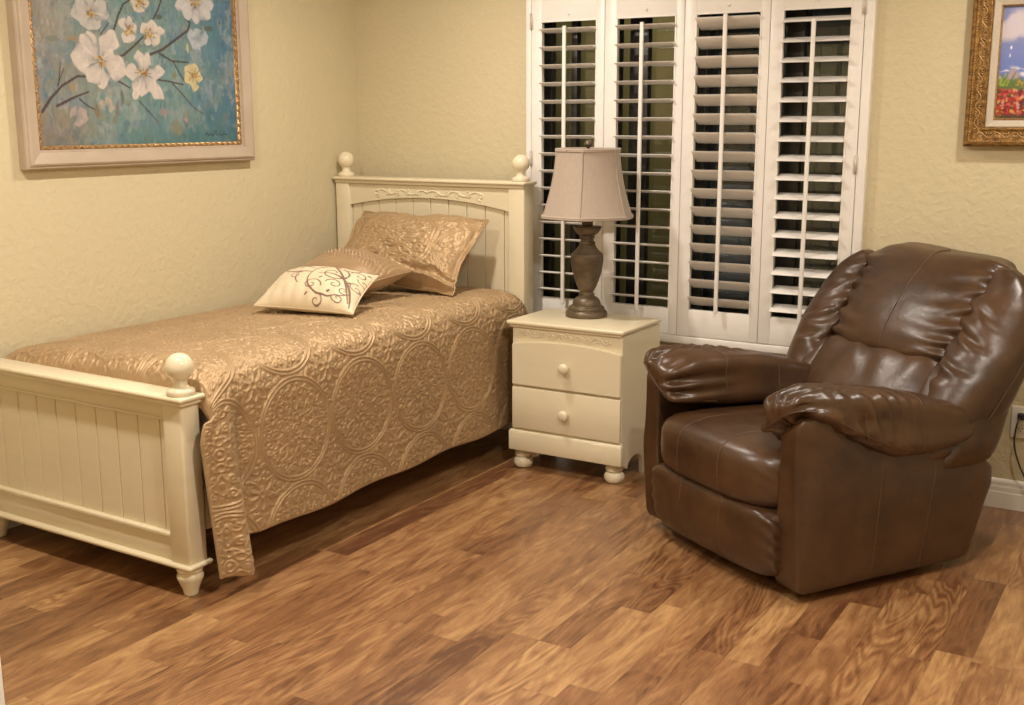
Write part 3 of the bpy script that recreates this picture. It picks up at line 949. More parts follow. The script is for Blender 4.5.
# ------------------------------------------------------------------ nightstand
ns = thing('nightstand', 'cream two drawer nightstand with round feet between the bed and recliner', 'nightstand', (1.49, -.36, 0))
NY0, NY1 = -.549, -.169
b = MB()
b.add(*box(1.213, 1.767, NY0, NY1, .640, .657, .006, 3)); b.add(*box(1.222, 1.758, NY0 + .009, NY1 - .004, .628, .643, .005, 2))
b.build('top', M_CREAM, ns)
b = MB()
a = np.linspace(0, PI, 12)
side = [(NY0 + .022, .090)] + [(-.395 - .075 * math.cos(q), .060 + .042 * math.sin(q)) for q in a] + [(-.318, 0), (NY1 + .006, 0), (NY1 + .006, .629), (NY0 + .022, .629)]
for x0, x1 in ((1.236, 1.252), (1.743, 1.759)):
    b.add(*prism(side, 'x', x0, x1))
b.add(*box(1.252, 1.743, NY1, NY1 + .006 + .006, .09, .629)); b.add(*box(1.252, 1.743, NY0 + .022, NY1, .095, .110))
b.add(*box(1.237, 1.758, NY0 + .018, NY0 + .032, .100, .630, .002))
b.build('carcass', M_CREAM, ns, smooth=False)
def drawer(z0, zl, zm):
    xs = np.linspace(1.240, 1.757, 25)
    top = [(x, zl + (zm - zl) * (1 - ((x - 1.4985) / .2585) ** 2)) for x in xs]
    return prism([(1.240, z0), (1.757, z0)] + top[::-1], 'y', NY0 + .004, NY0 + .019, .0035)
for z0, zl, zm, kz in ((.379, .559, .581, .477), (.188, .370, .370, .275)):
    d = MB().add(*(drawer(z0, zl, zm) if zm > zl else box(1.240, 1.757, NY0 + .004, NY0 + .019, z0, zl, .004))).build('drawer', M_CREAM, ns, sharp=35)
    kp = smooth_prof([(.012, 0), (.0105, .006), (.011, .010), (.019, .014), (.0225, .021), (.0205, .029), (.012, .034), (.001, .0355)], 5).tolist()
    MB().add(*lathe(kp, 1.502, NY0 + .005, kz, 28, 'y')).build('knob', M_BALL, d)
b = MB(); b.add(*box(1.227, 1.768, NY0 - .004, NY0 + .024, .089, .172, .003)); b.add(*box(1.229, 1.766, NY0 - .002, NY0 + .024, .168, .178, .004, 2))
b.build('apron', M_CREAM, ns)
cv = MB()
for k in range(10):
    cx = 1.298 + k * .0425
    relief(spiral(cx, .603, .013, 1.2, PI, 1 if k % 2 else -1, 24), NY0 + .018, .0034)
t = np.linspace(0, 1, 90)
relief(np.stack([1.285 + .42 * t, .603 + .012 * np.sin(t * 10 * PI)], 1), NY0 + .018, .0034)
cv.build('carved_strip', M_CREAM, ns)
for cx in (1.266, 1.709):
    fp_ = smooth_prof([(.018, 0), (.034, .003), (.0425, .016), (.043, .030), (.036, .043), (.029, .0475)], 5).tolist() + smooth_prof([(.033, .0490), (.0375, .055), (.0385, .064), (.035, .071)], 4).tolist() + [(.031, .075), (.031, .090)]
    MB().add(*lathe([(1e-4, 0)] + fp_, cx, -.489, 0, 32)).build('foot', M_BALL, ns)

# ------------------------------------------------------------------ table lamp
LX, LY, LZ = 1.463, -.285, .657
lamp = thing('table_lamp', 'bronze urn table lamp with a pale bell shade standing on the nightstand', 'lamp', (LX, LY, LZ))
S = .98
bp1 = [(1e-4, 0), (.094, 0)] + smooth_prof([(.099, .002), (.101, .012), (.099, .022), (.094, .027)], 4).tolist() + \
      smooth_prof([(.086, .029), (.087, .036), (.085, .043), (.078, .048)], 4).tolist() + \
      smooth_prof([(.068, .050), (.0675, .060), (.062, .074), (.051, .085), (.037, .092)], 5).tolist() + \
      smooth_prof([(.0365, .094), (.0375, .099), (.0355, .104)], 3).tolist() + [(.0310, .106), (.0310, .111)] + \
      smooth_prof([(.034, .114), (.045, .132), (.060, .168), (.071, .205), (.0775, .240), (.0785, .262), (.0765, .276)], 6).tolist() + \
      [(.0745, .279)] + smooth_prof([(.070, .283), (.058, .293), (.046, .306), (.038, .318)], 5).tolist() + \
      smooth_prof([(.037, .320), (.039, .327), (.036, .333)], 3).tolist() + [(.031, .335), (.031, .345)] + \
      smooth_prof([(.034, .347), (.036, .353), (.034, .358)], 3).tolist() + \
      smooth_prof([(.034, .360), (.050, .368), (.062, .384), (.067, .395)], 4).tolist() + [(.067, .399), (.060, .400), (.030, .400)]
MB().add(*lathe([(r * S * .92, h * S) for r, h in bp1], LX, LY, LZ, 48)).build('lamp_base', M_LAMP, lamp)
MB().add(*lathe([(.022, .39), (.024, .40), (.024, .43), (.016, .435), (.016, .46), (.004, .465), (.004, .71)], LX, LY, LZ, 20)).build('socket', M_LAMP, lamp)
# six-panel bell shade
sb = MB()
def shade_r(t):  # t 0 bottom .. 1 top
    return .138 + .058 * np.maximum(1 - t, 0) ** 1.7
n = 26; seg = 96
def octo(a): 
    k = 2 * PI / 6; q = ((a + math.radians(71.7)) % k) - k / 2
    return (1 / math.cos(q) - 1) * .42 + .975
V = []; F = []
for layer, off in ((0, 0.0), (1, -.0025)):
    for i in range(n + 1):
        tt = i / n
        for k in range(seg):
            a_ = 2 * PI * k / seg
            r = (shade_r(tt) + off) * octo(a_)
            V.append((LX + r * math.cos(a_), LY + r * math.sin(a_), LZ + .432 + .285 * tt))
m_ = (n + 1) * seg
for i in range(n):
    for k in range(seg):
        k2 = (k + 1) % seg
        q = (i * seg + k, i * seg + k2, (i + 1) * seg + k2, (i + 1) * seg + k)
        F.append(q); F.append(tuple(j + m_ for j in q[::-1]))
for k in range(seg):
    k2 = (k + 1) % seg
    F.append((k2, k, k + m_, k2 + m_)); F.append((n * seg + k, n * seg + k2, n * seg + k2 + m_, n * seg + k + m_))
sb.add(V, F)
shade = sb.build('lamp_shade', M_SHADE, lamp)
tb = MB()
for k in range(6):                                          # panel seams
    a_ = math.radians(-71.7) + 2 * PI * k / 6
    tt = np.linspace(0, 1, 24); r = (shade_r(tt) + .0006) * octo(a_)
    tb.add(*tube(np.stack([LX + r * np.cos(a_), LY + r * np.sin(a_), LZ + .432 + .285 * tt], 1), .0028, 6))
for tt, rr in ((0.0, .0045), (1.0, .0045)):                 # bound rims
    aa = np.linspace(0, 2 * PI, 96, endpoint=False); r = shade_r(tt) * np.array([octo(x) for x in aa])
    for dz in (0, .006):
        tb.add(*tube(np.stack([LX + r * np.cos(aa), LY + r * np.sin(aa), np.full(96, LZ + .432 + .285 * tt + (dz if tt == 0 else -dz))], 1), rr, 8, closed=True))
tb.build('shade_trim', M_SHADE, shade)
sp = MB()
for k in range(3):
    a_ = 2 * PI * k / 3 + .3
    sp.add(*tube([(LX, LY, LZ + .708), (LX + .14 * math.cos(a_), LY + .14 * math.sin(a_), LZ + .713)], .002, 6))
sp.build('spider', M_LAMP, shade)
MB().add(*lathe(smooth_prof([(.004, .708), (.008, .712), (.005, .719), (.007, .723), (.0155, .732), (.0165, .740), (.011, .751), (.001, .755)], 4).tolist(), LX, LY, LZ, 20)).build('finial', M_LAMP, lamp)

# ------------------------------------------------------------------ recliner (local axes: x to its left hand, y to its back)
CH_ANG = math.radians(31.9)
CO = np.array([2.759, -1.344, 0.0])                          # front bottom corner of the panel nearest the camera
er = np.array([math.cos(CH_ANG), -math.sin(CH_ANG), 0]); eb = np.array([math.sin(CH_ANG), math.cos(CH_ANG), 0])
AC = -.425                                                   # middle of the chair, measured from that corner
c0 = CO + er * AC + eb * .38
rec = thing('recliner', 'brown leather rocker recliner with padded rolled arms in front of the window', 'armchair', tuple(c0), -CH_ANG)
OFF = np.array([-AC, -.38, 0.0])                             # (a,b,z) -> local
def leather(name, V, F, parent=rec, mat=None, sharp=None):
    return MB().add(np.asarray(V) + OFF, F).build(name, mat or M_LEATHER, parent, local=True)
def mirror(V, F):
    V = np.array(V, float).copy(); V[:, 0] = 2 * AC - V[:, 0]
    return V, [f[::-1] for f in F]
def lean(z): return .53 + .68 * (z - .45)
def rear(z): return .835 + .24 * (z - .375)

# arm panels
def ell(V, k):
    V = np.asarray(V, float)
    return V / ((np.abs(V) ** k).sum(1) ** (1 / k))[:, None]
def seam_on(parent, fn, pts, k, mir=False, r=.0019, mat=None, name='seam', lift=.0006):
    """stitched line following a cushion: pts are points on the unit cube"""
    P = fn(ell(smooth_prof(pts, 8), k), [])
    if mir: P = P.copy(); P[:, 0] = 2 * AC - P[:, 0] - (.008 if k < 8 else .052 * sstep(.03, .35, P[:, 2]))
    return MB().add(*tube(P + OFF, r, 6)).build(name, mat or M_STITCH, parent, local=True)
def panel_map(V, F):
    x, y, z = V[:, 0], V[:, 1], V[:, 2]
    t = (z + 1) / 2
    u = (y + 1) / 2
    b1 = .752 + .085 * np.clip(t * 1.3, 0, 1)
    b_ = u * b1
    ztop = .600 + .012 * np.sin(PI * np.clip(b_ / .4, 0, 1)) - .17 * sstep(.12, .82, b_) - .075 * sstep(.70, .84, b_)
    zl = .034 + t * (ztop - .034)
    a = -.0575 + .0600 * x
    # the front outer corner is soft at the top and crisp at the floor
    rr = .085 * sstep(.03, .5, zl)
    k = np.clip(1 - b_ / (rr + 1e-3), 0, 1) * ((x + 1) / 2)
    a = a - .040 * k ** 2 * sstep(.05, .5, zl)
    a = a + .010 * np.sin(PI * t) * (x > 0) * np.sin(PI * np.clip(u, 0, 1))
    P = np.stack([a, b_, zl], 1)
    return P + vnormals(P, F) * (.0025 * fbm(P * 9, 51, 3))[:, None]
V0, F0 = rcube(34, 22.0)
for mir in (False, True):
    P = panel_map(V0, F0)
    V, F = mirror(P, F0) if mir else (P, F0)
    if mir: V[:, 0] -= .052 * sstep(.03, .35, V[:, 2])
    p = leather('arm_panel', V, F)
    for y0 in (-.20, .36):
        seam_on(p, panel_map, [(1, y0, -.995), (1, y0 - .02, -.4), (1, y0 - .03, .2), (1, y0 - .04, .9)], 22.0, mir, .0017)

# padded arms
def arm_map(V, F, seed=1):
    x, y, z = V[:, 0], V[:, 1], V[:, 2]
    b_ = -.040 + (y + 1) / 2 * .850
    bt = [-.05, 0.0, .06, .14, .22, .34, .46, .60, .70, .82]
    zt = np.interp(b_, bt, [.655, .672, .682, .680, .670, .652, .630, .598, .568, .52])
    a = -.084 + .113 * x * (1 - .30 * (x > 0) * np.exp(-np.clip(b_ + .04, 0, 1) / .07))
    zin = np.interp(b_, [-.05, .1, .5, .8], [.492, .478, .458, .46])
    zout = np.interp(b_, [-.05, 0, .06, .15, .25, .36, .5, .6, .7, .8], [.630, .622, .596, .534, .480, .442, .432, .438, .462, .48])
    w = sstep(-.185, .005, a)
    zb = zin * (1 - w) + zout * w
    zl = zb + (z + 1) / 2 * (zt - zb)
    a = a + .012 * sstep(.2, -.6, z) * x
    a = a + .010 * np.sin(PI * np.clip(b_ / .75, 0, 1)) * (x > 0)
    P = np.stack([a, b_, zl], 1)
    if len(F) == 0: return P
    Nn = vnormals(P, F)
    # gathers fanning out from the welt round the arm front
    th = np.arctan2(zl - .56, a + .07)
    rad = np.exp(-np.clip(b_ + .01, 0, 1) / .095)
    g = np.sin(th * 12 + 1.6 * np.sin(th * 3 + seed) + seed)
    g = np.sign(g) * np.abs(g) ** .8
    d = .0150 * g * rad * sstep(-.045, .005, b_)
    # pulls across the outer side
    up = sstep(-.95, -.3, z) * sstep(-.6, .35, x)
    ph = b_ * 112 + (zl - .55) * 34 + 2.8 * vnoise(np.stack([b_ * 7, zl * 6, a * 0 + seed], -1), 61)
    g2 = np.sin(ph); g2 = np.sign(g2) * np.abs(g2) ** .9
    d += .0075 * g2 * up * np.exp(-((b_ - .25) / .16) ** 2)
    d += .0030 * np.sin(b_ * 34 + 3 * vnoise(P * 7, 66)) * (x < -.1) * np.exp(-((b_ - .08) / .12) ** 2)
    d += .0035 * fbm(P * 7, 71 + seed, 3)
    return P + Nn * d[:, None]
AK = 4.6
V0, F0 = rcube(54, AK)
for mir in (False, True):
    P = arm_map(V0, F0, 3 if mir else 1)
    V, F = mirror(P, F0) if mir else (P, F0)
    if mir: V[:, 0] -= .008
    p = leather('armrest', V, F)
    for y0 in (-.42, .16):
        seam_on(p, arm_map, [(-1, y0, -.7), (-1, y0, .3), (-.9, y0, .9), (0, y0, 1), (.9, y0, .9), (1, y0, .3), (1, y0, -.8)], AK, mir, .0017)
    seam_on(p, arm_map, [(-1, -.55, -.80), (-1, -.85, -.72), (-.95, -.98, -.62), (-.5, -1, -.50), (0, -1, -.45), (.6, -1, -.45), (.97, -.97, -.45), (1, -.80, -.50), (1, -.5, -.55), (1, -.2, -.62), (1, .05, -.7)], AK, mir, .0028, M_LEATHER, 'welt')

# seat and footrest
A0, A1 = -.770, -.086
def cushion(n, k, fn):
    V, F = rcube(n, k)
    return fn(V, F), F
def edge_gathers(P, F, amp, freq, seed, fall=.07):
    """small creases running in from the two side edges"""
    if len(F) == 0: return P
    Nn = vnormals(P, F)
    dl = np.minimum(P[:, 0] - A0, A1 - P[:, 0])
    g = np.sin(P[:, 2] * freq + P[:, 1] * freq * .9 + 2.5 * vnoise(P * 9, seed))
    d = amp * g * np.exp(-np.clip(dl, 0, 1) / fall * 2.2)
    d += .004 * fbm(P * 6, seed + 5, 3)
    return P + Nn * d[:, None]
def seat_fn(V, F):
    s = (V[:, 0] + 1) / 2
    P = np.stack([A0 + s * (A1 - A0), -.058 + (V[:, 1] + 1) / 2 * .66, .250 + (V[:, 2] + 1) / 2 * .234], 1)
    t = np.clip((P[:, 1] + .07) / .6, 0, 1)
    P[:, 2] += .012 * np.sin(PI * s) * (V[:, 2] > 0) - .030 * t * (V[:, 2] > 0)
    P[:, 1] -= .026 * np.sin(PI * s) ** .6 * (V[:, 1] < 0) * np.clip(1 - V[:, 2] ** 2, 0, 1)
    return edge_gathers(P, F, .0050, 120, 81)
p = leather('seat', *cushion(42, 4.6, seat_fn))
for xx in (-.34, .32):
    seam_on(p, seat_fn, [(xx, .9, 1), (xx, .2, 1), (xx, -.5, 1), (xx, -.9, .9), (xx, -1, .4), (xx, -1, -.2), (xx, -.97, -.8)], 4.6)
def foot_fn(V, F):
    s = (V[:, 0] + 1) / 2; t = (V[:, 2] + 1) / 2
    P = np.stack([A0 + .004 + s * (A1 - A0 - .006), -.058 + (V[:, 1] + 1) / 2 * .16, .044 + t * .242], 1)
    P[:, 1] += .030 * (1 - t) ** 1.5 - .022 * np.sin(PI * s) ** .6 * (V[:, 1] < 0) * np.sin(PI * np.clip(t * .9 + .1, 0, 1))
    return edge_gathers(P, F, .0050, 120, 91)
p = leather('footrest', *cushion(40, 6.5, foot_fn))
for xx in (-.34, .32):
    seam_on(p, foot_fn, [(xx, -.9, .95), (xx, -1, .5), (xx, -1, 0), (xx, -1, -.5), (xx, -.9, -.95)], 6.5)
# chair back
def shell_fn(V, F):
    t = (V[:, 2] + 1) / 2; u = (V[:, 1] + 1) / 2
    z = .33 + t * .672
    f = lean(z) + .075
    r = rear(z)
    a = AC + V[:, 0] * (.462 - .125 * sstep(.68, 1.0, t))
    return np.stack([a, f + u * np.maximum(r - f, .03), z], 1)
leather('back_panel', *cushion(26, 8.0, shell_fn))
def lumbar_fn(V, F):
    t = (V[:, 2] + 1) / 2; u = (V[:, 1] + 1) / 2; s = (V[:, 0] + 1) / 2
    z = .425 + t * .285
    P = np.stack([AC + .008 + V[:, 0] * (.310 - .015 * t), lean(z) - .008 + u * .14 - .020 * np.sin(PI * s) * (1 - u), z], 1)
    if len(F) == 0: return P
    d = .005 * np.sin(P[:, 0] * 46 + 2.5 * vnoise(P * 7, 101)) * sstep(.45, 1.0, t) * .8 + .004 * fbm(P * 7, 103, 3)
    return P + vnormals(P, F) * d[:, None]
leather('lumbar_cushion', *cushion(34, 5.0, lumbar_fn))
def head_fn(V, F):
    t = (V[:, 2] + 1) / 2; u = (V[:, 1] + 1) / 2; s = (V[:, 0] + 1) / 2
    z = .672 + t * .358
    bulge = .060 * np.sin(PI * np.clip(s, 0, 1)) ** .6 * np.sin(PI * np.clip(t * .80 + .12, 0, 1)) ** .8
    P = np.stack([AC + .012 + V[:, 0] * (.292 + .018 * t), lean(z) + .010 + u * .16 - bulge * (1 - u), z - .010 * V[:, 0] * sstep(.3, 1, t)], 1)
    if len(F) == 0: return P
    Nn = vnormals(P, F)
    dl = np.minimum(s, 1 - s) * .52
    g = np.sin(z * 96 + P[:, 1] * 30 + np.sign(V[:, 0]) * 1.0 + 3.2 * vnoise(P * 9, 111))
    g = np.sign(g) * np.abs(g) ** .85
    d = .0140 * g * np.exp(-dl / .048)
    d += .0050 * fbm(P * 5, 113, 3)
    return P + Nn * d[:, None]
p = leather('headrest', *cushion(64, 5.6, head_fn))
seam_on(p, head_fn, [(.03, -.9, -.95), (.03, -1, -.5), (.03, -1, 0), (.03, -1, .5), (.03, -.93, .93), (.03, 0, 1)], 5.6)
def wing_fn(sg):
    def fn(V, F):
        t = (V[:, 2] + 1) / 2; u = (V[:, 1] + 1) / 2; s = (V[:, 0] + 1) / 2      # s: 0 inner .. 1 outer
        w = .268 + s * .240
        ztop = np.interp(w, [.24, .30, .345, .39, .43, .47, .507], [.998, 1.004, 1.002, .982, .946, .89, .82])
        z = .470 + t * (ztop - .470)
        low = sstep(.78, .47, z)
        w = .268 + s * (.236 - .050 * low)
        f = lean(z) + .012 - .034 * np.sin(PI * np.clip(s * .9 + .08, 0, 1)) * np.sin(PI * np.clip(t * .9 + .05, 0, 1)) ** .5 + .050 * s ** 3
        r = rear(z) - .01
        P = np.stack([AC + .006 + sg * w, f + u * np.maximum(r - f, .05), z], 1)
        if len(F) == 0: return P
        Nn = vnormals(P, F)
        g = np.sin(z * 92 - P[:, 1] * 20 + 3.2 * vnoise(P * 9 + sg, 121))
        g = np.sign(g) * np.abs(g) ** .85
        d = .0130 * g * np.exp(-s * .26 / .060) * sstep(.55, .68, z) * (1 - u)
        d += .0055 * fbm(P * 5.5 + sg, 123, 3)
        for (zc, sl, am) in ((.80, .35, .007), (.70, .25, .006), (.90, .5, .005)):     # long pulls running out from the seam
            q = z - zc + sl * (w - .25)
            d += am * (np.exp(-(q / .012) ** 2) - np.exp(-((q - .02) / .012) ** 2)) * (1 - u) * sstep(0, .15, s) * sstep(.85, .4, s)
        return P + Nn * (d * (1 if sg > 0 else -1))[:, None]
    return fn
for sg in (-1, 1):
    V, F = cushion(50, 5.0, wing_fn(sg))
    if sg < 0: F = [f[::-1] for f in F]
    p = leather('back_wing', V, F)
    seam_on(p, wing_fn(sg), [(1, .0, -.9), (1, .02, -.4), (1, .04, .1), (1, .08, .6), (.9, .15, .92)], 5.0)
def gusset_fn(sg):
    def fn(V, F):
        t = (V[:, 2] + 1) / 2; u = (V[:, 1] + 1) / 2; s = (V[:, 0] + 1) / 2
        z = .400 + t * .290
        P = np.stack([AC + .006 + sg * (.250 + s * (.205 - .16 * t ** 1.3)), lean(z) - .004 + u * .15, z], 1)
        if len(F) == 0: return P
        return P + vnormals(P, F) * (.004 * fbm(P * 9, 131, 3))[:, None]
    return fn
for sg in (-1, 1):
    V, F = cushion(22, 4.5, gusset_fn(sg))
    if sg < 0: F = [f[::-1] for f in F]
    leather('side_gusset', V, F)
# metal rocker base
b = MB()
for a_ in (-.66, -.17):
    b.add(*(lambda V, F: (V + OFF, F))(*box(a_ - .02, a_ + .02, .08, .70, .028, .062, .004)))
for bb_ in (.12, .62):
    b.add(*(lambda V, F: (V + OFF, F))(*box(-.68, -.15, bb_ - .02, bb_ + .02, .030, .060, .004)))
b.add(*(lambda V, F: (V + OFF, F))(*box(-.72, -.11, .06, .70, .060, .10, .004)))
base_o = b.build('base_frame', M_BLACK, rec, local=True)
for a_ in (-.66, -.17):
    for bb_ in (.12, .66):
        MB().add(*lathe([(1e-4, 0), (.020, 0), (.022, .006), (.018, .030), (.018, .05)], a_ + OFF[0], bb_ + OFF[1], 0, 18)).build('glide_foot', M_BLACK, rec, local=True)

# ------------------------------------------------------------------ pictures
def frame_sweep(rect, prof, axis):
    """rect (u0,u1,z0,z1); prof [(inset, depth)]; axis 'x': hangs on x=0 facing +x ; 'y': on y=0 facing -y"""
    u0, u1, z0, z1 = rect
    V = []; F = []
    n = len(prof)
    for (d, h) in prof:
        for (u, z) in ((u0 + d, z0 + d), (u1 - d, z0 + d), (u1 - d, z1 - d), (u0 + d, z1 - d)):
            V.append((h, u, z) if axis == 'x' else (u, -h, z))
    for i in range(n - 1):
        for k in range(4):
            k2 = (k + 1) % 4
            q = (i * 4 + k, i * 4 + k2, (i + 1) * 4 + k2, (i + 1) * 4 + k)
            F.append(q)
    return V, F

# painting helpers: everything is brushed into a small array, then carried by the canvas mesh
class Art:
    def __init__(self, nx, ny, w, h):
        self.nx, self.ny, self.w, self.h = nx, ny, w, h
        self.X, self.Y = np.meshgrid(np.linspace(0, w, nx), np.linspace(0, h, ny), indexing='ij')
        self.C = np.zeros((nx, ny, 3))
    def blend(self, mask, c):
        m = np.clip(mask, 0, 1)[..., None]
        self.C = self.C * (1 - m) + np.asarray(c) * m
    def noise(self, s, seed, sx=1.0, sy=1.0, o=4):
        return fbm(np.stack([self.X * s * sx, self.Y * s * sy, self.X * 0], -1), seed, o)
    def petal(self, cx, cy, tx, ty, wd, c, seed=0, soft=.004, op=.95):
        L = math.hypot(tx - cx, ty - cy); dx, dy = (tx - cx) / L, (ty - cy) / L
        u = ((self.X - cx) * dx + (self.Y - cy) * dy) / L; v = (-(self.X - cx) * dy + (self.Y - cy) * dx)
        hw = .86 * wd * np.sin(PI * np.clip(u, 0, 1) ** 1.35) ** .8 * (.82 + .34 * vnoise(np.stack([u * 4, np.sign(v) + seed * 3.0, u * 0], -1), seed))
        m = (1 - sstep(hw - soft, hw + soft, np.abs(v))) * (u > 0) * (u < 1.0)
        sh = .5 + .5 * vnoise(np.stack([u * 3 + seed, v * 90, u * 0], -1), seed + 5)
        edge = np.clip(np.abs(v) / (hw + 1e-4), 0, 1) ** 3
        cool = np.clip(.95 * edge * vnoise(np.stack([u * 2.5, np.sign(v), u * 0 + seed], -1), seed + 9) + .70 * (1 - u) ** 2 + .55 * (sh - .45) + .10 * vnoise(np.stack([self.X * 160, self.Y * 90, u * 0], -1), seed), 0, 1)[..., None]
        tone = np.asarray(c)[None, None] * (.80 + .24 * sh[..., None]) * (1 - cool) + cool * np.minimum(np.asarray(c) * .75, lin(112, 130, 136))[None, None]
        mm = np.clip(m * op, 0, 1)[..., None]
        self.C = self.C * (1 - mm) + np.clip(tone, 0, 1) * mm
    def stroke(self, pts, w0, w1, c, op=1.0, rough=.3, seed=0):
        P = np.array(pts, float); seg = np.linalg.norm(np.diff(P, axis=0), axis=1); L = np.concatenate([[0], np.cumsum(seg)])
        m = max(3, int(L[-1] / .003)); t = np.linspace(0, L[-1], m)
        Q = np.stack([np.interp(t, L, P[:, k]) for k in (0, 1)], 1)
        mask = np.zeros_like(self.X)
        for k, (x, y) in enumerate(Q):
            w = w0 + (w1 - w0) * k / (m - 1); w *= 1 + rough * math.sin(k * 1.7 + seed) * math.sin(k * .63)
            i0 = int((x - 3 * w - .006) / self.w * (self.nx - 1)); i1 = int((x + 3 * w + .006) / self.w * (self.nx - 1)) + 2
            j0 = int((y - 3 * w - .006) / self.h * (self.ny - 1)); j1 = int((y + 3 * w + .006) / self.h * (self.ny - 1)) + 2
            i0, j0 = max(i0, 0), max(j0, 0)
            if i1 <= i0 or j1 <= j0: continue
            d = np.hypot(self.X[i0:i1, j0:j1] - x, self.Y[i0:i1, j0:j1] - y)
            mask[i0:i1, j0:j1] = np.maximum(mask[i0:i1, j0:j1], 1 - sstep(w * .6, w * .6 + .0025, d))
        self.blend(mask * op, c)
    def blob(self, cx, cy, rx, ry, c, op=1.0, seed=0, wob=.3):
        d = np.hypot((self.X - cx) / rx, (self.Y - cy) / ry) + wob * vnoise(np.stack([self.X / rx * 1.5, self.Y / ry * 1.5, self.X * 0 + seed], -1), seed)
        self.blend((1 - sstep(.75, 1.1, d)) * op, c)
    def mesh(self, place):
        V = place(self.X.ravel(), self.Y.ravel())
        return V, grid_faces(self.nx, self.ny), self.C.reshape(-1, 3)

def homography(src, dst):
    A = []; B = []
    for (x, y), (s, t) in zip(src, dst):
        A += [[x, y, 1, 0, 0, 0, -s * x, -s * y], [0, 0, 0, x, y, 1, -t * x, -t * y]]; B += [s, t]
    h = np.linalg.solve(np.array(A), np.array(B))
    return lambda x, y: ((h[0] * x + h[1] * y + h[2]) / (h[6] * x + h[7] * y + 1), (h[3] * x + h[4] * y + h[5]) / (h[6] * x + h[7] * y + 1))

# --- blossom picture on the left wall
CY0, CY1, CZ0, CZ1 = -1.886, -.868, 1.398, 2.150
art = Art(400, 296, CY1 - CY0, CZ1 - CZ0)
hm = homography([(130, 0), (918, 0), (940, 562), (160, 577)], [(.009, .525), (1.024, .609), (1.016, -.001), (-.010, .002)])
xn = art.X / art.w; yn = art.Y / art.h
left_c, mid_c, right_c = lin(142, 142, 128), lin(112, 152, 150), lin(70, 122, 146)
wl_ = (1 - sstep(.0, .42, xn + .12 * art.noise(4, 1)))[..., None]; wr_ = sstep(.50, 1.0, xn + .15 * art.noise(4, 2))[..., None]
art.C = mid_c * (1 - wl_) + left_c * wl_
art.C = art.C * (1 - wr_) + right_c * wr_
for sd, (sx, sy, c, th, op) in enumerate(((1, 1, lin(168, 178, 170), .12, 0.34), (1.6, .7, lin(62, 128, 134), .14, 0.37), (.7, 1.6, lin(96, 136, 164), .16, 0.34), (1, 1, lin(150, 140, 100), .26, 0.34),
                                         (1.2, 1.2, lin(52, 96, 128), .20, 0.31), (1, 2.0, lin(116, 146, 120), .22, 0.31), (1.5, 1, lin(178, 186, 184), .26, 0.31))):
    n_ = art.noise(9 + sd * 3, 40 + sd, sx, sy, 4)
    art.blend(sstep(th, th + .16, n_) * op, c)
for k in range(420):
    r_b = np.random.RandomState(900 + k); x, y = r_b.uniform(0, art.w), r_b.uniform(0, art.h); L_ = r_b.uniform(.012, .045); a_ = r_b.normal(1.3, .5)
    base_c = art.C[min(art.nx - 1, int(x / art.w * art.nx)), min(art.ny - 1, int(y / art.h * art.ny))]
    art.stroke([(x, y), (x + L_ * math.cos(a_), y + L_ * math.sin(a_))], r_b.uniform(.003, .007), .003, np.clip(base_c * r_b.uniform(.70, 1.35) * (1 + r_b.uniform(-.12, .12, 3)), 0, 1), .45, .3, k)
art.blend((1 - sstep(.0, .22, yn + .08 * art.noise(6, 77))) * .55 * sstep(.15, .5, xn), lin(56, 116, 118))
art.blend((1 - sstep(.0, .30, yn)) * (1 - sstep(.0, .30, xn)) * .6, lin(134, 122, 100))
art.C *= (1 + .16 * art.noise(60, 90, 1.6, .6, 2))[..., None]
def px(x, y): return hm(x, y)
BR = lin(70, 52, 56)
for pts, w0, w1 in (([(172, 438), (205, 385), (250, 335), (310, 298), (345, 300), (390, 280)], .0075, .004), ([(230, 415), (300, 380), (352, 360)], .007, .0035), ([(318, 388), (350, 415), (380, 430)], .004, .0025),
                    ([(440, 235), (490, 215), (530, 180), (565, 145)], .006, .0045), ([(595, 213), (640, 195), (700, 150), (740, 120), (750, 90), (728, 68)], .007, .005), ([(630, 210), (680, 240), (742, 245)], .005, .003),
                    ([(682, 240), (710, 290), (728, 318)], .004, .003), ([(605, 310), (660, 318), (722, 332)], .004, .003), ([(460, 312), (515, 345)], .005, .003), ([(450, 122), (468, 60), (488, 15), (512, 0)], .006, .004),
                    ([(605, 76), (625, 35), (642, -20)], .005, .004), ([(235, 336), (243, 245)], .0025, .0015), ([(232, 332), (256, 268)], .002, .0012), ([(682, 328), (720, 370), (762, 420), (800, 446)], .003, .0015),
                    ([(550, 395), (592, 442), (626, 482)], .0025, .0012), ([(400, 170), (402, 130), (430, 90)], .003, .002), ([(560, 10), (545, -60), (570, -160)], .006, .003), ([(760, 60), (800, -40), (790, -120)], .006, .003)):
    art.stroke([px(*p) for p in pts], w0, w1, BR, .9, .35, int(pts[0][0]))
WH = lin(226, 220, 206); WB = lin(188, 204, 214); WY = lin(226, 214, 150)
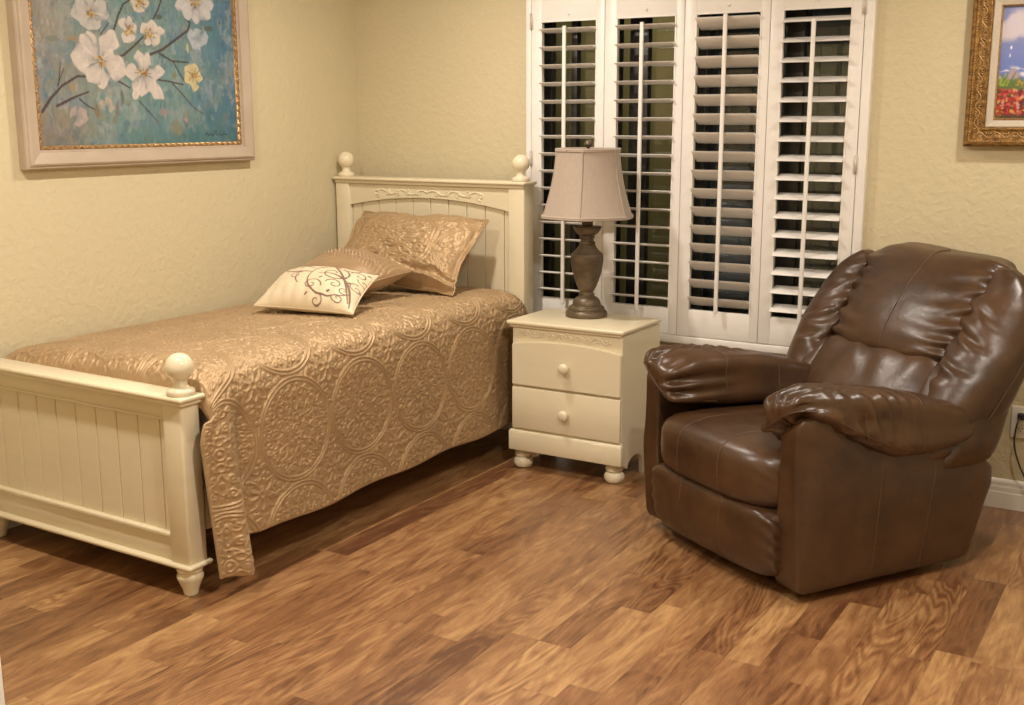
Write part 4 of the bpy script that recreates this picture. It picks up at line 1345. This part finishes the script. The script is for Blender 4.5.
def flower(cx, cy, tips, c=WH, wd=34, centre=True, seed=0, op=.95):
    c0_ = px(cx, cy)
    for k, (x, y) in enumerate(tips):
        t_ = px(x, y)
        L = math.hypot(t_[0] - c0_[0], t_[1] - c0_[1])
        art.petal(c0_[0], c0_[1], t_[0], t_[1], wd * .00128, c, seed + k * 3, .004, op)
    if centre:
        r_ = np.random.RandomState(seed)
        for k in range(8):
            a_ = r_.uniform(0, 2 * PI); rr = r_.uniform(18, 34)
            art.stroke([px(cx, cy), px(cx + rr * math.cos(a_), cy + rr * math.sin(a_))], .0016, .0008, lin(128, 104, 66), .8, .2, k)
        for k in range(14):
            q = px(cx + r_.uniform(-18, 18), cy + r_.uniform(-18, 18))
            art.blob(q[0], q[1], .0058, .0058, (lin(198, 164, 70), lin(150, 112, 52), lin(214, 190, 110))[k % 3], .9, k)
flower(310, 452, [(285, 425), (345, 430), (320, 498), (352, 470)], lin(200, 182, 172), 22, False, 11, .7)
flower(425, 412, [(395, 400), (455, 425), (430, 380)], lin(205, 190, 165), 20, False, 12, .7)
flower(182, 88, [(165, 80), (200, 92)], lin(190, 188, 186), 14, False, 13, .6)
flower(782, 150, [(738, 140), (760, 190), (800, 180), (822, 145), (770, 110)], WB, 30, False, 14, .8)
flower(770, 12, [(690, 22), (728, 70), (775, 95), (830, 72), (842, 20), (800, -40), (730, -50)], lin(210, 214, 214), 40, True, 15)
flower(362, 50, [(282, 55), (320, 95), (390, 115), (432, 60), (420, 10), (350, -30), (300, 0)], lin(206, 206, 198), 38, True, 16)
flower(550, 10, [(515, 5), (530, 40), (570, 45), (590, 10), (560, -50)], lin(222, 212, 190), 26, True, 17)
flower(512, 118, [(470, 80), (510, 62), (540, 100), (530, 160), (490, 165)], WH, 25, True, 18)
flower(592, 132, [(560, 90), (605, 78), (650, 120), (630, 170), (580, 178)], WH, 28, True, 19)
flower(765, 296, [(728, 262), (768, 248), (800, 310), (770, 360), (728, 318)], WY, 24, True, 20)
flower(395, 232, [(345, 120), (300, 232), (312, 270)], WH, 44, False, 21)
flower(398, 238, [(452, 118), (318, 135), (282, 215), (410, 350), (350, 320), (500, 290), (478, 250)], WH, 46, True, 22)
flower(566, 288, [(545, 195), (585, 205), (652, 280), (492, 282), (530, 390), (560, 380), (648, 390), (620, 375)], WH, 30, True, 23)
for (x, y, rx, ry, c) in ((485, 380, .010, .030, lin(98, 104, 84)), (826, 112, .026, .012, lin(86, 92, 82)), (627, 66, .018, .010, lin(64, 84, 74)), (386, 436, .012, .030, lin(134, 112, 76)), (466, 430, .012, .032, lin(128, 118, 112)),
                          (290, 150, .03, .012, lin(158, 138, 92)), (210, 150, .03, .01, lin(118, 128, 116)), (740, 190, .008, .02, lin(206, 200, 150)), (690, 295, .008, .02, lin(140, 128, 74)), (290, 340, .012, .02, lin(170, 146, 86)),
                          (700, 505, .03, .03, lin(134, 138, 106)), (735, 470, .014, .012, lin(180, 150, 140)), (650, 440, .03, .016, lin(150, 140, 146)), (455, 470, .012, .02, lin(130, 126, 100))):
    q = px(x, y); art.blob(q[0], q[1], rx, ry, c, .75, int(x))
sg_ = [(812, 530), (818, 520), (822, 534), (830, 524), (838, 533), (846, 528), (852, 512), (856, 532), (866, 527), (874, 532), (882, 526), (896, 529)]
art.stroke([px(*p) for p in sg_], .0018, .0014, lin(40, 52, 66), .85, .1, 5)
pic = thing('framed_painting', 'painting of white blossoms on blue in a pale frame above the bed', 'painting', (0, (CY0 + CY1) / 2, CZ0))
OUT = (-1.970, -.790, 1.320, 2.232)
fr_prof = [(0, 0), (0, .038), (.004, .043), (.010, .044), (.014, .050), (.020, .053), (.060, .042), (.064, .032), (.067, .032), (.0695, .030)]
MB().add(*frame_sweep(OUT, fr_prof, 'x')).build('frame', M_FRAMEPALE, pic, smooth=False)
gt = MB()
gt.add(*frame_sweep((OUT[0] + .069, OUT[1] - .069, OUT[2] + .069, OUT[3] - .069), [(0, .020), (0, .027), (.004, .031), (.009, .031), (.014, .026), (.016, .018)], 'x'))
def rope(b, p0, p1, rad, pitch, axis_n):
    L = np.linalg.norm(np.subtract(p1, p0)); n_ = int(L / pitch)
    d = np.subtract(p1, p0) / L
    for k in range(n_):
        c = np.array(p0) + d * (k + .5) * pitch
        side = np.cross(d, axis_n); q = d * .75 + side * .65 * (1 if k % 2 else -1)
        q /= np.linalg.norm(q)
        P = np.array([c - q * pitch * .75, c + np.array(axis_n) * rad * .6, c + q * pitch * .75])
        b.add(*tube(smooth_prof(P, 3), [rad * .3] + [rad] * 5 + [rad * .3], 5))
iy0, iy1, iz0, iz1 = OUT[0] + .0765, OUT[1] - .0765, OUT[2] + .0765, OUT[3] - .0765
for p0, p1 in (((.029, iy0, iz0), (.029, iy1, iz0)), ((.029, iy0, iz0), (.029, iy0, iz1)), ((.029, iy1, iz0), (.029, iy1, iz1)), ((.029, iy0, iz1), (.029, iy1, iz1))):
    rope(gt, p0, p1, .0032, .016, (1, 0, 0))
gt.build('gold_trim', M_GOLDTRIM, pic)
g_ = art.C.mean(2, keepdims=True); art.C = np.clip((art.C * .84 + g_ * .16) * np.array([.86, .80, .82]), 0, 1)
V, F, Cc = art.mesh(lambda x, y: np.stack([np.full(len(x), .0205), CY0 + x, CZ0 + y], 1))
MB().add(V, F, Cc).add(*box(.004, .019, CY0, CY1, CZ0, CZ1), col=np.tile([.3, .3, .3], (8, 1))).build('canvas', M_CANVAS, pic, smooth=False)

# --- garden by the sea in the gold frame
GX0, GX1, GZ0, GZ1 = 3.024, 3.534, 1.497, 1.902
art = Art(170, 136, GX1 - GX0, GZ1 - GZ0)
yn = art.Y / art.h
sky = lin(128, 136, 186); art.C[:] = sky
art.blend(sstep(.62, .75, yn + .05 * art.noise(12, 3)) * 0.0, sky)
art.blend(sstep(-.45, .05, art.noise(13, 5, 1, 1.4)) * sstep(.66, .74, yn) * (1 - sstep(.92, 1.0, yn)) * .95, lin(204, 196, 204))
art.blend(((1 - sstep(.66, .68, yn))) * 1.0, lin(120, 132, 190))
art.blend(((1 - sstep(.50, .60, yn))) * .45, lin(96, 120, 190))
art.blend(sstep(.30, .5, art.noise(40, 6, .5, 2.0)) * (1 - sstep(.44, .48, yn)) * .9, lin(222, 220, 226))
for (x, y) in ((.035, .635), (.033, .565), (.10, .60), (.16, .565), (.3, .60), (.38, .55)):
    art.blob(x, y * art.h, .0028, .007, lin(238, 236, 236), .95, 3)
art.blob(.05, .34 * art.h, .022, .045, lin(168, 150, 152), .95, 9, .12); art.blob(.30, .36 * art.h, .05, .05, lin(190, 172, 160), .95, 12, .15)
art.blend((1 - sstep(.30, .36, yn + .06 * art.noise(20, 8))) * .96, lin(92, 104, 54))
art.blend((1 - sstep(.20, .26, yn + .04 * art.noise(24, 18))) * .9, lin(112, 38, 38))
r_ = np.random.RandomState(5)
for k in range(1500):
    x, y = r_.uniform(0, art.w), r_.uniform(0, .30) ** 1.0
    top = .26
    if y > top: continue
    cols = (lin(170, 40, 38), lin(150, 30, 34), lin(184, 52, 46), lin(160, 34, 34), lin(196, 92, 78), lin(206, 150, 142), lin(74, 82, 44), lin(206, 160, 70), lin(96, 30, 38), lin(120, 34, 38))
    art.blob(x, y * art.h, r_.uniform(.004, .010), r_.uniform(.0035, .008), cols[r_.randint(0, 10)], .9, k)
art.blend((1 - sstep(.02, .06, yn + .02 * art.noise(30, 4))) * .85, lin(44, 56, 46))
for k in range(26):
    x = r_.uniform(.0, .045); art.stroke([(x, .30 * art.h), (x + r_.uniform(-.02, .02), r_.uniform(.33, .42) * art.h)], .003, .0012, (lin(150, 164, 60), lin(88, 116, 56))[k % 2], .9)
for k in range(20):
    art.blob(r_.uniform(.05, .12), r_.uniform(.28, .36) * art.h, .006, .006, (lin(176, 150, 60), lin(120, 128, 60), lin(196, 120, 60))[k % 3], .9, k)
pic2 = thing('framed_painting', 'painting of red flowers by a blue sea in an ornate gold frame', 'painting', ((GX0 + GX1) / 2, 0, GZ0))
OUT2 = (GX0 - .103, GX1 + .103, GZ0 - .101, GZ1 + .101)
MB().add(*frame_sweep(OUT2, [(0, 0), (0, .044), (.003, .050), (.008, .054), (.014, .055), (.018, .049), (.024, .048), (.034, .040), (.046, .037), (.056, .038), (.060, .040), (.064, .041), (.069, .038), (.072, .027)], 'y')).build('frame', M_GOLD, pic2, smooth=False)
beads = MB()
for (p0, p1) in (((OUT2[0] + .019, OUT2[2] + .019), (OUT2[1] - .019, OUT2[2] + .019)), ((OUT2[0] + .019, OUT2[2] + .019), (OUT2[0] + .019, OUT2[3] - .019)), ((OUT2[1] - .019, OUT2[2] + .019), (OUT2[1] - .019, OUT2[3] - .019)), ((OUT2[0] + .019, OUT2[3] - .019), (OUT2[1] - .019, OUT2[3] - .019))):
    L = math.hypot(p1[0] - p0[0], p1[1] - p0[1])
    n_ = int(L / .0095)
    for k in range(n_):
        x = p0[0] + (p1[0] - p0[0]) * (k + .5) / n_; z = p0[1] + (p1[1] - p0[1]) * (k + .5) / n_
        beads.add(*lathe([(.0036, 0), (.0034, .003), (.002, .0048), (.0003, .0054)], x, -.046, z, 8, 'y'))
# leaf scrolls pressed into the broad hollow of the frame
for side, (p0, p1) in enumerate((((OUT2[0] + .042, OUT2[2] + .042), (OUT2[1] - .042, OUT2[2] + .042)), ((OUT2[0] + .042, OUT2[2] + .042), (OUT2[0] + .042, OUT2[3] - .042)))):
    L = math.hypot(p1[0] - p0[0], p1[1] - p0[1]); n_ = int(L / .030)
    dx, dz = (p1[0] - p0[0]) / L, (p1[1] - p0[1]) / L
    tt = np.linspace(0, 1, n_ * 14); wv_ = .0085 * np.sin(tt * n_ * PI)
    nx_, nz_ = (0, 1) if dx else (1, 0)
    beads.add(*tube(np.stack([p0[0] + dx * L * tt + nx_ * wv_, np.full(len(tt), -.0385), p0[1] + dz * L * tt + nz_ * wv_], 1), .0026, 5))
    for k in range(n_):
        cx, cz = p0[0] + dx * (k + .5) * L / n_, p0[1] + dz * (k + .5) * L / n_
        sg2 = -1 if k % 2 == 0 else 1
        for q in (-.5, 0, .5):
            e0 = np.array([cx + dx * q * .008, -.039, cz + dz * q * .008]); e1 = e0 + np.array([nx_ * sg2 * .011 + dx * q * .016, 0, nz_ * sg2 * .011 + dz * q * .016])
            beads.add(*tube(np.linspace(e0, e1, 5), [.0012, .0028, .0032, .0024, .0008], 5))
beads.build('frame_ornament', M_GOLDTRIM, pic2)
MB().add(*frame_sweep((OUT2[0] + .071, OUT2[1] - .071, OUT2[2] + .071, OUT2[3] - .071), [(0, .020), (0, .030), (.003, .032), (.024, .026), (.026, .026)], 'y')).build('liner', M_LINEN, pic2, smooth=False)
MB().add(*frame_sweep((OUT2[0] + .097, OUT2[1] - .097, OUT2[2] + .097, OUT2[3] - .097), [(0, .020), (0, .027), (.003, .029), (.006, .026), (.006, .014)], 'y')).build('gold_fillet', M_GOLDTRIM, pic2, smooth=False)
V, F, Cc = art.mesh(lambda x, y: np.stack([GX0 + x, np.full(len(x), -.0155), GZ0 + y], 1))
MB().add(V, F, Cc).add(*box(GX0, GX1, -.0145, -.003, GZ0, GZ1), col=np.tile([.3, .3, .3], (8, 1))).build('canvas', M_CANVAS, pic2, smooth=False)

# ------------------------------------------------------------------ wall outlet and cord
ol = thing('wall_outlet', 'white wall outlet with a cord plugged in behind the recliner', 'outlet', (3.205, 0, .352))
MB().add(*box(3.167, 3.243, -.007, 0, .290, .415, .003, 3)).build('cover_plate', M_PLATE, ol)
for zc in (.378, .327):
    b = MB(); b.add(*box(3.188, 3.222, -.009, -.006, zc - .014, zc + .014, .0015)); r_o = b.build('socket', M_PLATE, ol)
    b = MB()
    for dx, hh in ((-.0065, .0085), (.0065, .007)):
        b.add(*box(3.205 + dx - .0012, 3.205 + dx + .0012, -.0095, -.0085, zc - hh / 2 + .002, zc + hh / 2 + .002))
    b.add(*box(3.203, 3.207, -.0095, -.0085, zc - .011, zc - .007)); b.build('slots', M_BLACK, r_o, smooth=False)
MB().add(*lathe([(.0035, 0), (.0035, .0085), (.001, .009)], 3.205, 0, .3525, 12, 'y')).build('screw', M_BRASS, ol)
cd = thing('power_cord', 'thin black power cord hanging from the upper socket of the wall outlet', 'cord', (3.205, -.02, .37))
MB().add(*box(3.192, 3.218, -.036, -.0096, .366, .392, .005, 3)).build('plug', M_BLACK, cd)
path = smooth_prof([(3.200, -.034, .374), (3.196, -.046, .356), (3.191, -.044, .325), (3.189, -.036, .280), (3.197, -.032, .235), (3.214, -.034, .190), (3.236, -.034, .145), (3.270, -.036, .07), (3.33, -.05, .012), (3.45, -.07, .0045), (3.70, -.06, .0045), (3.95, -.09, .0045)], 10)
MB().add(*tube(path, .0033, 8)).build('cable', M_BLACK, cd)

# ------------------------------------------------------------------ ceiling lights (recessed cans) and their light, plus an added hall fill
M_BULB, nt_, b_n = mat_new('lamp_glow')
b_n.inputs['Emission Color'].default_value = (1, .86, .66, 1); b_n.inputs['Emission Strength'].default_value = 6.0
POWER = 30.5
LCOL = (1.0, .91, .80)
for lx, ly, pw, lab in ((1.14, -1.05, .78, 'recessed ceiling light above the bed'), (3.45, -.85, .56, 'recessed ceiling light above the recliner'),
                        (1.14, -2.76, 1.08, 'recessed ceiling light off the foot of the bed'), (3.12, -2.76, 1.50, 'recessed ceiling light near the doorway'),
                        (3.2, -5.2, 1.0, 'added fill light in the hall ceiling, out of view')):  # the hall one is added as fill from the camera side
    ct_ = thing('ceiling_light', lab, 'ceiling light', (lx, ly, H), group='recessed ceiling lights')
    MB().add(*lathe([(.075, -.0005), (.095, -.0005), (.096, -.006), (.090, -.008), (.075, -.003)], lx, ly, H, 40)).build('trim_ring', M_TRIM, ct_)
    ld = bpy.data.lights.new('can_bulb', 'AREA'); ld.shape = 'DISK'; ld.size = .10; ld.energy = POWER * pw; ld.color = LCOL
    lo = bpy.data.objects.new('can_bulb', ld); COL.objects.link(lo); lo.parent = ct_; lo.location = (0, 0, -.012)
# unseen point light added outside, without a fixture, to brighten the neighbouring wall
ld = bpy.data.lights.new('added_yard_light', 'POINT'); ld.energy = 45.0; ld.color = (1, .85, .55); ld.shadow_soft_size = .06
lo = bpy.data.objects.new('added_yard_light', ld); COL.objects.link(lo); lo.location = (1.3, .75, 2.6)

w = bpy.data.worlds.new('night'); SC.world = w; w.use_nodes = True
w.node_tree.nodes['Background'].inputs[0].default_value = (.012, .012, .012, 1); w.node_tree.nodes['Background'].inputs[1].default_value = .5
SC.view_settings.view_transform = 'Standard'; SC.view_settings.look = 'None'; SC.view_settings.gamma = 1
SC.view_settings.exposure = 0.0
try: SC.view_settings.use_curve_mapping = False
except Exception: pass
